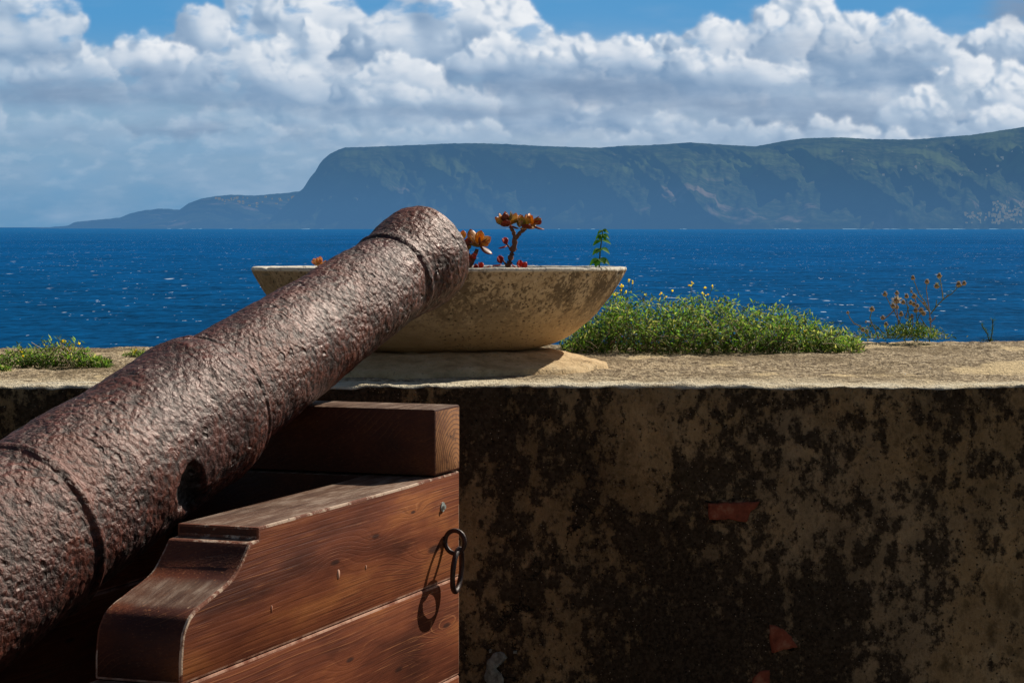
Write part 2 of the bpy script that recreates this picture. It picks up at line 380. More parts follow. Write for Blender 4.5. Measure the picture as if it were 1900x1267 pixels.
def mat_hill():
    m, b, out = new_mat('hazy_hillside'); P = position(b)
    X, Y, Z = b.sep(P)
    n1 = b.noise(P, .0011, 7, .62); n2 = b.noise(P, .006, 6, .68); n3 = b.noise(P, .0004, 4, .5)
    c = b.ramp(n2, [(.35, (.025, .045, .022)), (.52, (.065, .090, .036)), (.68, (.16, .17, .085))])
    hi = b.rng(Z, 500, 950)
    c = b.mix(b.m('MULTIPLY', b.m('MULTIPLY', b.rng(n1, .47, .62), hi), .8), c, (.20, .26, .085))
    rock = b.m('MULTIPLY', b.rng(n1, .56, .68), b.m('SUBTRACT', 1., hi))
    c = b.mix(b.m('MULTIPLY', rock, .8), c, (.50, .37, .28))
    c = b.mix(b.rng(n2, .68, .74), c, (.32, .26, .20))
    d = b.node('ShaderNodeBsdfDiffuse'); b.plug(d.inputs[0], c)
    # sea-air haze over the slope, painted in as emission
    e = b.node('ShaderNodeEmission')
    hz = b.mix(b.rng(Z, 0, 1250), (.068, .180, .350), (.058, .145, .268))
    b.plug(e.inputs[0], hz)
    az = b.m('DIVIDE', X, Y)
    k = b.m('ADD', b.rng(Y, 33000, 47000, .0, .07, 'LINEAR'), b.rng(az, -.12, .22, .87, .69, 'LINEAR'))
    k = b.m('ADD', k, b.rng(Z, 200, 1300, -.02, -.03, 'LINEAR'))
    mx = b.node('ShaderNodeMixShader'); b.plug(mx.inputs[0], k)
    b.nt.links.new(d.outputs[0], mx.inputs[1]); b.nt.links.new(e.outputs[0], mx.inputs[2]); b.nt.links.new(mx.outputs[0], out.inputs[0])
    m.cycles.emission_sampling = 'NONE'
    return m
def mat_house(name, colr):
    m, b, out = new_mat(name)
    d = b.node('ShaderNodeBsdfDiffuse'); b.plug(d.inputs[0], b.mix(b.noise(position(b), .02, 2, .5), colr, tuple(x*.8 for x in colr)))
    e = b.node('ShaderNodeEmission'); e.inputs[0].default_value = (.20, .30, .42, 1)  # distance haze over the houses, painted in as emission
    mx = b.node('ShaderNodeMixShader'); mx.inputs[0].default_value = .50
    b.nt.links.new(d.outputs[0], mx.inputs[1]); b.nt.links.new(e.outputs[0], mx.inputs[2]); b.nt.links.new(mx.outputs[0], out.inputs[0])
    m.cycles.emission_sampling = 'NONE'
    return m
def mat_cloud():
    m, b, out = new_mat('cloud'); a = b.attr('Col')
    e = b.node('ShaderNodeEmission'); b.plug(e.inputs[0], a[0])
    t = b.node('ShaderNodeBsdfTransparent')
    mx = b.node('ShaderNodeMixShader'); b.plug(mx.inputs[0], a[3])
    b.nt.links.new(t.outputs[0], mx.inputs[1]); b.nt.links.new(e.outputs[0], mx.inputs[2]); b.nt.links.new(mx.outputs[0], out.inputs[0])
    m.cycles.emission_sampling = 'NONE'
    return m
def mat_ground():
    m, b, out = new_mat('terrace_paving'); P = position(b)
    n = b.noise(P, 6, 6, .65); j = b.node('ShaderNodeTexBrick'); b.plug(j.inputs[0], P)
    j.inputs['Scale'].default_value = 1.6; j.inputs['Mortar Size'].default_value = .012
    for i, cc in ((1, (.26, .20, .14, 1)), (2, (.32, .25, .17, 1)), (3, (.12, .09, .07, 1))): j.inputs[i].default_value = cc
    c = b.mix(b.m('MULTIPLY', n, .6), j.outputs[0], (.16, .12, .08))
    principled(b, out, c, .9, .2, 0, b.bump(n, .01, .8)); return m

def make_world():
    w = bpy.data.worlds.new('World'); scene.world = w; w.use_nodes = True
    nt = w.node_tree
    for n in list(nt.nodes): nt.nodes.remove(n)
    b = NB(nt)
    sky = b.node('ShaderNodeTexSky', sky_type='NISHITA', sun_disc=False)
    sky.sun_elevation = SUN_EL; sky.sun_rotation = SUN_AZ
    sky.altitude = 50; sky.air_density = 1.0; sky.dust_density = .6; sky.ozone_density = 3.0
    c = b.mix(1., sky.outputs[0], (.92, .86, .78), 'MULTIPLY')
    bg = b.node('ShaderNodeBackground'); b.plug(bg.inputs[0], c); bg.inputs[1].default_value = .05
    ow = b.node('ShaderNodeOutputWorld'); nt.links.new(bg.outputs[0], ow.inputs[0])
# ---------------------------------------------------------------- clouds, computed as heaps of puffs
def _h(ix, iy, seed):
    n = (ix.astype(np.int64) * 374761393 + iy.astype(np.int64) * 668265263 + seed * 974711) & 0x7fffffff
    n = ((n ^ (n >> 13)) * 1274126177) & 0x7fffffff
    return (n ^ (n >> 16)) & 0x7fffffff
def perlin(x, y, seed=0):
    x0 = np.floor(x); y0 = np.floor(y); fx = x - x0; fy = y - y0
    u = fx*fx*fx*(fx*(fx*6-15)+10); v = fy*fy*fy*(fy*(fy*6-15)+10)
    def g(ix, iy, dx, dy):
        a = _h(ix, iy, seed) * (2*np.pi/0x7fffffff); return np.cos(a)*dx + np.sin(a)*dy
    a = g(x0, y0, fx, fy); b = g(x0+1, y0, fx-1, fy); c = g(x0, y0+1, fx, fy-1); d = g(x0+1, y0+1, fx-1, fy-1)
    return (a + (b-a)*u) * (1-v) + (c + (d-c)*u) * v
def fbm(x, y, seed=0, oct=5, gain=.5):
    t = 0; a = 1.; s = 0
    for i in range(oct):
        t = t + a*perlin(x*2**i, y*2**i, seed+i*17); s += a; a *= gain
    return t / s * 1.6
def sst(x, a, b):
    t = np.clip((x-a)/(b-a), 0, 1); return t*t*(3-2*t)
def blur(a, n):
    for ax in (0, 1):
        for _ in range(3):
            c = np.cumsum(np.pad(a, [(n+1, n) if i == ax else (0, 0) for i in (0, 1)], mode='edge'), axis=ax)
            a = (np.take(c, range(2*n+1, c.shape[ax]), ax) - np.take(c, range(0, c.shape[ax]-2*n-1), ax)) / (2*n+1)
    return a

# cumulus heaps: centre, base, half width, height, brightness, veil of haze   (photo-sized units, 4222 per radian)
HEAPS = [
 (1040,170,170,150,.80,.05), (560,150,250,120,.70,.25), (1500,150,330,190,.74,.05), (-350,160,300,220,.8,.1), (2250,140,330,210,.8,.1),
 (640,215,110,160,.72,.12), (20,215,170,170,.70,.25), (1190,235,90,100,.84,.02), (1040,250,110,120,.9,.0),
 (530,250,130,250,.86,.03), (560,215,85,180,.88,.05), (345,235,60,118,.85,.05), (270,270,60,105,.93,.0), (130,255,75,95,.8,.12), (50,300,60,180,.86,.10), (430,240,70,120,.85,.1),
 (830,290,150,200,.96,.0), (960,260,120,130,.92,.0), (735,220,90,120,.84,.05), (790,200,120,90,.78,.1),
 (1210,270,60,105,.93,.0), (1110,280,90,90,.93,.0), (1450,250,170,190,.90,.0), (1610,250,150,200,.86,.0), (1340,245,110,110,.88,.0), (1660,290,120,120,.84,.05),
 (1850,300,65,90,.93,.0), (1920,300,90,80,.6,.0), (1790,165,75,150,.93,.03), (1700,160,75,100,.86,.08), (1880,165,80,130,.86,.05), (1835,150,70,90,.90,.08),
 (1240,170,45,55,.84,.25), (1220,150,90,40,.75,.4), (1120,148,60,35,.75,.4), (880,150,60,55,.76,.42), (760,150,60,45,.76,.45), (690,150,70,35,.7,.5),
 (590,150,60,50,.74,.45), (470,140,90,60,.66,.55), (130,150,120,70,.66,.55), (340,130,160,50,.6,.65), (500,160,40,35,.74,.45), (1500,150,110,60,.86,.2), (1640,140,80,45,.84,.2), (1380,150,90,60,.74,.4),
]
LD = np.array([.50, .60, .62]); LD = LD/np.linalg.norm(LD)
def heap(c, U, V, rnd):
    cx, base, hw, ht, br, veil = c
    st = U[0, 1] - U[0, 0]
    pad = 40
    i0 = int(max(0, (cx-hw*1.5-pad-U[0, 0])/st)); i1 = int(min(U.shape[1], (cx+hw*1.5+pad-U[0, 0])/st))
    j0 = int(max(0, (base-60-V[0, 0])/st)); j1 = int(min(U.shape[0], (base+ht*1.4+pad-V[0, 0])/st))
    if i1-i0 < 4 or j1-j0 < 4: return None
    u = U[j0:j1, i0:i1]; v = V[j0:j1, i0:i1]
    s = rnd.randint(0, 9999)
    wu = u + 7*fbm(u/34, v/34, s, 4) ; wv = v + 7*fbm(u/34, v/34, s+50, 4)
    wu = wu + 3*fbm(u/9, v/9, s+7, 3); wv = wv + 3*fbm(u/9, v/9, s+8, 3)
    z = np.full(u.shape, -1e3)
    puffs = []
    n = int(10 + hw*ht/900)
    for k in range(n):
        x = rnd.uniform(-1, 1)
        env = (1-abs(x)**2.2) * (.62+.38*math.sin(x*3.1+s) * math.cos(x*5.3+s*2))
        y = rnd.random()**.8 * env
        r = ht*rnd.uniform(.14, .36)*(1-.35*y) + 6
        puffs.append((cx+x*hw, base + y*(ht-r*.8) + r*.3, rnd.uniform(-.3, .5)*r, r))
    lev = puffs
    for depth in range(3):
        nxt = []
        for (x, y, zz, r) in lev:
            for q in range(5 if depth < 2 else 4):
                a = rnd.uniform(-.35, math.pi+.35) if rnd.random() < .8 else rnd.uniform(0, 6.28)
                e = rnd.uniform(0, 1.35)
                rr = r*rnd.uniform(.30, .60)
                if rr < 3.0: continue
                nxt.append((x+math.cos(a)*math.cos(e)*r*.92, y+math.sin(a)*math.cos(e)*r*.92, zz+math.sin(e)*r*.92, rr))
        if len(nxt) > 2600: nxt = rnd.sample(nxt, 2600)
        puffs = puffs + nxt; lev = nxt
    u00 = u[0, 0]; v00 = v[0, 0]
    for (x, y, zz, r) in puffs:
        a0 = int((x-r-14-u00)/st); a1 = int((x+r+14-u00)/st)+1; b0 = int((y-r-14-v00)/st); b1 = int((y+r+14-v00)/st)+1
        a0 = max(a0, 0); b0 = max(b0, 0)
        if a1 <= a0 or b1 <= b0: continue
        su = wu[b0:b1, a0:a1]; sv = wv[b0:b1, a0:a1]
        if su.size == 0: continue
        q = r*r - (su-x)**2 - (sv-y)**2
        zt = np.where(q > 0, zz + np.sqrt(np.maximum(q, 0)), -1e3)
        z[b0:b1, a0:a1] = np.maximum(z[b0:b1, a0:a1], zt)
    inside = (z > -900).astype(float)
    zf = np.where(z > -900, z, 0)
    zs = blur(zf, 1)
    gy, gx = np.gradient(zs, st)
    nn = np.sqrt(gx**2+gy**2+1)
    lam = (-gx*LD[0] - gy*LD[1] + LD[2])/nn
    zb = blur(zf, 5); gy, gx = np.gradient(zb, st); nn = np.sqrt(gx**2+gy**2+1)
    lamb = (-gx*LD[0] - gy*LD[1] + LD[2])/nn
    zc = blur(zf, 13); gy, gx = np.gradient(zc, st); nn = np.sqrt(gx**2+gy**2+1)
    lamc = (-gx*LD[0] - gy*LD[1] + LD[2])/nn
    occ = np.zeros_like(z)                                   # self shadow along the light
    for k in range(1, 10):
        d = k*k*1.6
        sx = int(round(LD[0]*d/st)); sy = int(round(LD[1]*d/st))
        if sx >= z.shape[1] or sy >= z.shape[0]: break
        sh = np.zeros_like(z); sh[:z.shape[0]-sy, :z.shape[1]-sx] = zf[sy:, sx:]
        occ = np.maximum(occ, np.clip((sh - zf - LD[2]*d)/(6+d*.4), 0, 1))
    occ = blur(occ, 2)
    hh = np.clip((v-base)/ht, 0, 1.2)
    edge = np.clip(1 - blur(inside, 6), 0, 1)                  # thin rims let the light through
    crisp = sst(fbm(u/80, v/60, s+41, 3) + .9*(hh-.45) + .5*edge, -.25, .55)     # crisp heads, soft flanks
    fine = .62*np.clip(lam, 0, 1) + .38*np.clip(lamb, 0, 1)
    soft = .35*np.clip(lamb, 0, 1) + .65*np.clip(lamc, 0, 1)
    light = (fine*crisp + soft*(1-crisp))*(1-.45*occ) + .16*edge + .50*(hh-.55)
    light = light + .22*fbm(u/70, v/34, s+31, 4)
    al = blur(inside, 1)
    al = al * sst(v + 14*fbm(u/40, v/25, s+3, 4), base-16, base+14+ht*.12)
    wisp = sst(blur(inside, 4) + .45*fbm(u/16, v/16, s+77, 4), .25, .85)
    al = np.clip(al*(.18+.82*wisp)*1.15, 0, 1)
    al = al*(.30+.70*sst(fbm(u/95, v/48, 301, 6)+.12, -.38, .05))
    light = .5+(light-.5)*.86
    return (slice(j0, j1), slice(i0, i1)), light*br/.86, al, veil

def paint_sky(U, V):
    rnd = random.Random(11)
    lo = np.array([.20, .32, .49]); mid = np.array([.43, .54, .68]); hi = np.array([.84, .87, .91])
    rt = sst(U, 350, 1250); up = sst(V, 0, 230)
    haze = np.stack([.125+.12*up+.12*rt, .30+.11*up+.08*rt, .51+.07*up+.05*rt], -1)
    blue = np.stack([.16-.085*sst(V, 120, 420), .37-.05*sst(V, 120, 420), .59+.05*sst(V, 120, 420)], -1)
    rgb = haze*(1-sst(V, 160, 400))[..., None]+blue*sst(V, 160, 400)[..., None]
    # pale vapour behind everything
    a = .94-.10*sst(V, 300, 560)+0*U
    vap = fbm(U/300, V/90, 5, 6)
    lum = .62+.9*vap
    band = np.exp(-((V-175-30*sst(U, 300, 1200))/105)**2)*(.36+.66*sst(U, 150, 1000))
    c = lo + (mid-lo)*np.clip(lum, 0, 1.2)[..., None]
    k = np.clip(band*(.75+1.1*vap), 0, 1)[..., None]
    rgb = rgb*(1-k) + c*k
    a = np.maximum(a, k[..., 0])
    def over(sl, col, al):
        A = a[sl]; R = rgb[sl]
        o = al + A*(1-al)
        R[...] = (col*al[..., None] + R*(A*(1-al))[..., None]) / np.maximum(o, 1e-4)[..., None]
        a[sl] = o
    full = (slice(None), slice(None))
    for n, h in enumerate(HEAPS):
        r = heap(h, U, V, rnd)
        if r is None: continue
        sl, light, al, veil = r
        t = np.clip(light, 0, 1)[..., None]
        col = np.where(t < .5, lo+(mid-lo)*(t/.5), mid+(hi-mid)*((t-.5)/.5))
        vl = veil + .25*(1-sst(V[sl], 60, 220))*(1-veil)
        col = col*(1-vl[..., None]) + haze[sl]*vl[..., None]
        over(sl, col, al*(1-.55*veil))
        if n == 8 or n == 26:                                   # flat grey shelves between the heaps
            for (cu, cv, ru, rv, st_, s) in ((330,175,230,17,.60,3),(140,250,120,20,.55,4),(360,232,140,14,.35,5),(1060,262,190,20,.65,6),(1180,245,200,26,.45,7),
                                             (800,215,230,14,.45,8),(1560,190,200,26,.5,9),(1500,330,150,26,.35,10),(1420,225,220,18,.4,12),(1900,400,70,30,.8,13)):
                d = ((U-cu+30*fbm(U/70, V/20, s, 4))/ru)**2 + ((V-cv+14*fbm(U/90, V/22, s+9, 5))/rv)**2
                al2 = np.exp(-d**1.3)*st_*np.clip(1+.7*fbm(U/50, V/14, s+20, 4), 0, 1)
                over(full, np.broadcast_to(np.array([.20, .30, .45]), rgb.shape), al2)
    left = 1-sst(U, 250, 1100); low = 1-sst(V, 120, 300)
    v0 = np.clip(.25+1.0*fbm(U/170, V/60, 95, 6), 0, 1)*left*low*.95
    over(full, haze, v0)
    v1 = np.clip(.10+1.1*fbm(U/150, V/46, 91, 6), 0, 1)*.50                        # thin broken vapour drifting in front
    over(full, np.broadcast_to(np.array([.36, .48, .64]), rgb.shape), v1*(1-.75*sst(V, 300, 420)))
    v2 = np.clip(-.05+1.3*fbm(U/60, V/24, 93, 6), 0, 1)*.45*np.exp(-((V-150)/85)**2)
    over(full, np.broadcast_to(np.array([.52, .62, .74]), rgb.shape), v2)
    fade = sst(U, U.min(), U.min()+300)*(1-sst(U, U.max()-300, U.max()))*(1-sst(V, V.max()-110, V.max()))
    return rgb, a*fade
# ---------------------------------------------------------------- camera, sun, sky
cam = bpy.data.cameras.new('camera'); camo = bpy.data.objects.new('camera', cam); col.objects.link(camo)
camo.location = (0, 0, EYE); camo.rotation_euler = (math.pi/2, 0, 0)
cam.sensor_width = 36; cam.lens = 36*F/1900; cam.shift_y = -211.5/1900; cam.clip_start = .1; cam.clip_end = 900000
scene.camera = camo
scene.view_settings.view_transform = 'Standard'; scene.view_settings.look = 'None'; scene.view_settings.exposure = 0
scene.cycles.max_bounces = 6; scene.cycles.transparent_max_bounces = 6
make_world()
sun = bpy.data.lights.new('sun', 'SUN'); sun.energy = 5.0; sun.angle = math.radians(.5); sun.color = (1, .925, .80)
suno = bpy.data.objects.new('sun', sun); col.objects.link(suno); suno.rotation_euler = SUN_TO.to_track_quat('Z', 'Y').to_euler()

M = dict(rust=mat_rust(), wood=mat_wood(), end=mat_wood_end(), worn=mat_worn_edge(), chamfer=mat_chamfer(), iron=mat_dark_iron(), steel=mat_steel(),
         wall=mat_wall(), brick=mat_brick(), lichen=mat_lichen(), stone=mat_concrete(), mortar=mat_mortar(), soil=mat_soil(), crumb=mat_crumb(),
         leaf=mat_leafcol('green_leaf'), petal=mat_leafcol('yellow_petal', .6, .1, .6), fleshy=mat_leafcol('fleshy_leaf', .42, .35, .35), stem=mat_leafcol('plant_stem', .7, .2, .0), seed=mat_leafcol('dry_seed_head', .8, .1, .15),
         sea=mat_sea(), hill=mat_hill(), cloud=mat_cloud(), ground=mat_ground())

def make_clouds():
    U, V = np.meshgrid(np.arange(-330, 2231, 2.0), np.arange(0, 561, 2.0))
    rgb, a = paint_sky(U, V)
    Rr = 240000.
    az = (U-950)/F; el = V/F
    X = Rr*np.sin(az); Y = Rr*np.cos(az); Z = Rr*np.tan(el)*np.cos(az)*1.0 + EYE
    h, w = U.shape
    verts = np.stack([X, Y, Z], -1).reshape(-1, 3)
    idx = np.arange(h*w).reshape(h, w)
    faces = np.stack([idx[:-1, :-1], idx[:-1, 1:], idx[1:, 1:], idx[1:, :-1]], -1).reshape(-1, 4)
    keep = (np.maximum.reduce([a[:-1, :-1], a[1:, 1:], a[:-1, 1:], a[1:, :-1]]) > .004).reshape(-1)
    o = mesh_obj('clouds', verts, faces[keep], M['cloud'])
    at_ = o.data.color_attributes.new('Col', 'FLOAT_COLOR', 'POINT')
    at_.data.foreach_set('color', np.concatenate([rgb, a[..., None]], -1).astype(np.float32).ravel())
    o['kind'] = 'structure'
make_clouds()

# ---------------------------------------------------------------- sea and far coast
SEA_Z = -26.0
def make_sea():
    vs = [(0, 0, SEA_Z)]; n = 96; rr = [30, 300, 1500, 6000, 25000, 100000, 600000]
    for r in rr:
        for k in range(n): a = 2*math.pi*k/n; vs.append((r*math.cos(a), r*math.sin(a), SEA_Z))
    fs = [(0, 1+k, 1+(k+1) % n) for k in range(n)]
    for i in range(len(rr)-1):
        for k in range(n):
            a = 1+i*n+k; b2 = 1+i*n+(k+1) % n; fs.append((a, a+n, b2+n, b2))
    o = mesh_obj('sea', vs, fs, M['sea']); o['kind'] = 'structure'
make_sea()

def interp(tab, x):
    return float(np.interp(x, [p[0] for p in tab], [p[1] for p in tab]))
def headland(name, ridge, Y0, Y1, px0, px1, step, seed, cliff, rows=70):
    """a heightfield of real coast: ridge = skyline, Y0 shoreline distance, Y1 distance of the skyline"""
    nx = int((px1-px0)/step)+1
    pxs = px0+np.arange(nx)*step; ts = np.linspace(-.02, 1.12, rows)
    PX, T = np.meshgrid(pxs, ts)
    H = np.interp(PX, [p[0] for p in ridge], [422-p[1] for p in ridge])
    H = H + 1.1*fbm(PX/11, PX*0+seed, seed, 4)
    spur = fbm(PX/135+T*.9, T*.9+.3*PX/300, seed, 4)
    spur2 = fbm(PX/42-T*1.6, T*1.5, seed+3, 3)
    Ysh = Y0*(1+.03*np.sin(PX/210+seed))
    Y = Ysh + (Y1-Ysh)*np.clip(T, -.02, 1.2)
    tt = np.clip(T, 0, 1)
    w = np.sin(np.pi*np.clip(tt, 0, 1))
    prof = tt**cliff
    prof = np.clip(prof + w*(.24*spur+.09*spur2) + w*.03*fbm(PX/12, T*6, seed+9, 3), 0, None)
    prof = prof*np.where(T > 1, 1-(T-1)*1.4, 1)
    Y = Y + np.sin(np.pi*np.clip(T, 0, 1))*(3800*spur+1300*spur2)
    hz = H*prof
    hz = np.minimum(hz, H*(1+0*T))
    Z = hz/F*Y + EYE
    Z = np.where(T < 0, SEA_Z-20, np.maximum(Z, SEA_Z+1+6*(T > .01)))
    X = (PX-950)/F*Y
    idx = np.arange(PX.size).reshape(PX.shape)
    faces = np.stack([idx[:-1, :-1], idx[:-1, 1:], idx[1:, 1:], idx[1:, :-1]], -1).reshape(-1, 4)
    o = mesh_obj(name, np.stack([X, Y, Z], -1).reshape(-1, 3), faces, M['hill']); o['kind'] = 'structure'
    return X, Y, Z, PX
RIDGE = [(455,424),(480,418),(500,408),(522,388),(548,362),(562,350),(575,330),(585,318),(592,305),(600,295),(612,285),(628,277),(640,273),(680,272),(740,270),(830,266),(880,265),(940,267),(1000,270),(1060,272),(1110,274),(1160,270),(1200,269),(1240,267),(1280,264),(1340,268),(1400,271),(1430,266),(1460,260),(1490,256),(1560,254),(1610,257),(1650,258),(1700,258),(1760,253),(1800,250),(1840,244),(1900,235),(2000,226),(2150,215),(2400,236)]
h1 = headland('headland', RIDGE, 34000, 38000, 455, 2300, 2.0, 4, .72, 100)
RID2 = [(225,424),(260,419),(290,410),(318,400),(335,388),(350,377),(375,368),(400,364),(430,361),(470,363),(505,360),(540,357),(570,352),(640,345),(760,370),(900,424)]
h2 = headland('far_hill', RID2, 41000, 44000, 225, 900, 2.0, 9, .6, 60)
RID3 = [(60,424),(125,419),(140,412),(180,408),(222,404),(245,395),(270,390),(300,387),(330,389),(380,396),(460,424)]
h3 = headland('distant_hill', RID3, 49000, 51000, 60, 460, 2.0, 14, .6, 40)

def house_mesh():
    a = Acc(); w, d, h = 28, 18, 16
    v = [(-w/2,-d/2,-30),(w/2,-d/2,-30),(w/2,d/2,-30),(-w/2,d/2,-30),(-w/2,-d/2,h),(w/2,-d/2,h),(w/2,d/2,h),(-w/2,d/2,h),(-w/2,0,h+8),(w/2,0,h+8)]
    a.add(v, [(0,1,5,4),(1,2,6,9,5),(2,3,7,6),(3,0,4,8,7)], mi=0); a.add([v[4],v[5],v[6],v[7],v[8],v[9]], [(0,1,5,4),(2,3,4,5)], mi=1)
    return a
hm = [mat_house('pale_house_wall', (.62,.56,.50)), mat_house('tiled_house_roof', (.42,.20,.13)), mat_house('white_house_wall', (.85,.84,.8))]
def scatter_houses(H, boxes, n, label, cat, group, seed, big=1.):
    X, Y, Z, PX = H; rnd = random.Random(seed); src = None; k = 0; guard = 0
    PY = 422-(Z-EYE)/Y*F
    while k < n and guard < 20000:
        guard += 1
        j = rnd.randrange(Z.shape[0]); i = rnd.randrange(Z.shape[1])
        ok = any(x0 <= PX[j, i] <= x1 and y0 <= PY[j, i] <= y1 for x0, y0, x1, y1 in boxes)
        if not ok: continue
        if src is None:
            src = house_mesh().build('house', None, None, False, [hm[0], hm[1]]); o = src
        else: o = src.copy(); col.objects.link(o)
        s = rnd.uniform(.7, 1.9)*big
        o.location = (X[j, i], Y[j, i]-10, Z[j, i]+4); o.scale = (s*rnd.uniform(.8, 2.2), s, s*rnd.uniform(.7, 1.5)); o.rotation_euler = (0, 0, rnd.uniform(-.8, .8))
        tag(o, label, cat, group); k += 1
scatter_houses(h1, [(1790,395,1900,414),(1840,374,1900,398)], 120, 'tiny pale house of the town low on the hazy coast at the right edge', 'house', 'houses of the coastal town at the foot of the headland', 3, .50)
scatter_houses(h1, [(1560,268,1900,330)], 26, 'tiny pale house scattered high on the green slope of the headland', 'house', 'houses scattered on the upper slope', 5, .5)
scatter_houses(h2, [(400,366,545,384)], 50, 'tiny pale house of the village along the low ridge left of the headland', 'house', 'houses of the ridge village', 4, .62)

# surf line under the cliffs
def surf():
    a = Acc(); rnd = random.Random(8)
    for k in range(60):
        px = rnd.choice([rnd.uniform(900, 1500), rnd.uniform(1560, 1900), rnd.uniform(1560, 1900), rnd.uniform(300, 640)]); w = rnd.uniform(2, 9) if px < 1500 else rnd.uniform(4, 22)
        Y = 33300*(1+.03*math.sin(px/210+4)) if px > 520 else 40200*(1+.03*math.sin(px/210+9))
        x0 = (px-950)/F*Y; x1 = (px+w-950)/F*Y; hh = rnd.uniform(2, 7)
        a.add([(x0, Y, SEA_Z+.5), (x1, Y, SEA_Z+.5), (x1-(x1-x0)*.2, Y+300, SEA_Z+hh), (x0+(x1-x0)*.3, Y+300, SEA_Z+hh)], [(0, 1, 2, 3)])
    m, b, out = new_mat('surf_foam'); e = b.node('ShaderNodeEmission'); e.inputs[0].default_value = (.26, .44, .60, 1)  # brightness of the foam put in as a flat emission
    b.nt.links.new(e.outputs[0], out.inputs[0]); m.cycles.emission_sampling = 'NONE'
    o = a.build('surf', m); tag(o, None, None, None, 'stuff'); o['label'] = 'white line of surf breaking under the far cliffs'; o['category'] = 'surf'
surf()

# ---------------------------------------------------------------- terrace ground and parapet wall
def ground():
    a = Acc(); a.add([(-40,-60,0),(40,-60,0),(40,4.3,0),(-40,4.3,0)], [(0,1,2,3)])
    o = a.build('terrace', M['ground'], smooth=False); o['kind'] = 'structure'
    a = Acc(); vs = []; fs = []
    for i in range(41):
        for j, (y, z) in enumerate(((5.2, .2), (6.5, -1.5), (9, -7), (14, -17), (20, -32))):
            x = -60+3*i; vs.append((x+R.uniform(-.6, .6), y+R.uniform(-.3, .3)*j, z+R.uniform(-.6, .3)*j))
    for i in range(40):
        for j in range(4): q = i*5+j; fs.append((q, q+5, q+6, q+1))
    a.add(vs, fs); o = a.build('cliff', M['mortar']); o['kind'] = 'structure'
ground()
def back_y(x): return 5.30 + (x+1.19)*(.38/2.47) if x > -1.19 else 5.30
def top_bump(x, y):
    p = Vector((x, y, 3.3))
    return .006*mn.fractal(p*2.2, 1, 2, 3) + .0035*mn.fractal(p*14, 1, 2, 3) + .0022*mn.noise(p*70)
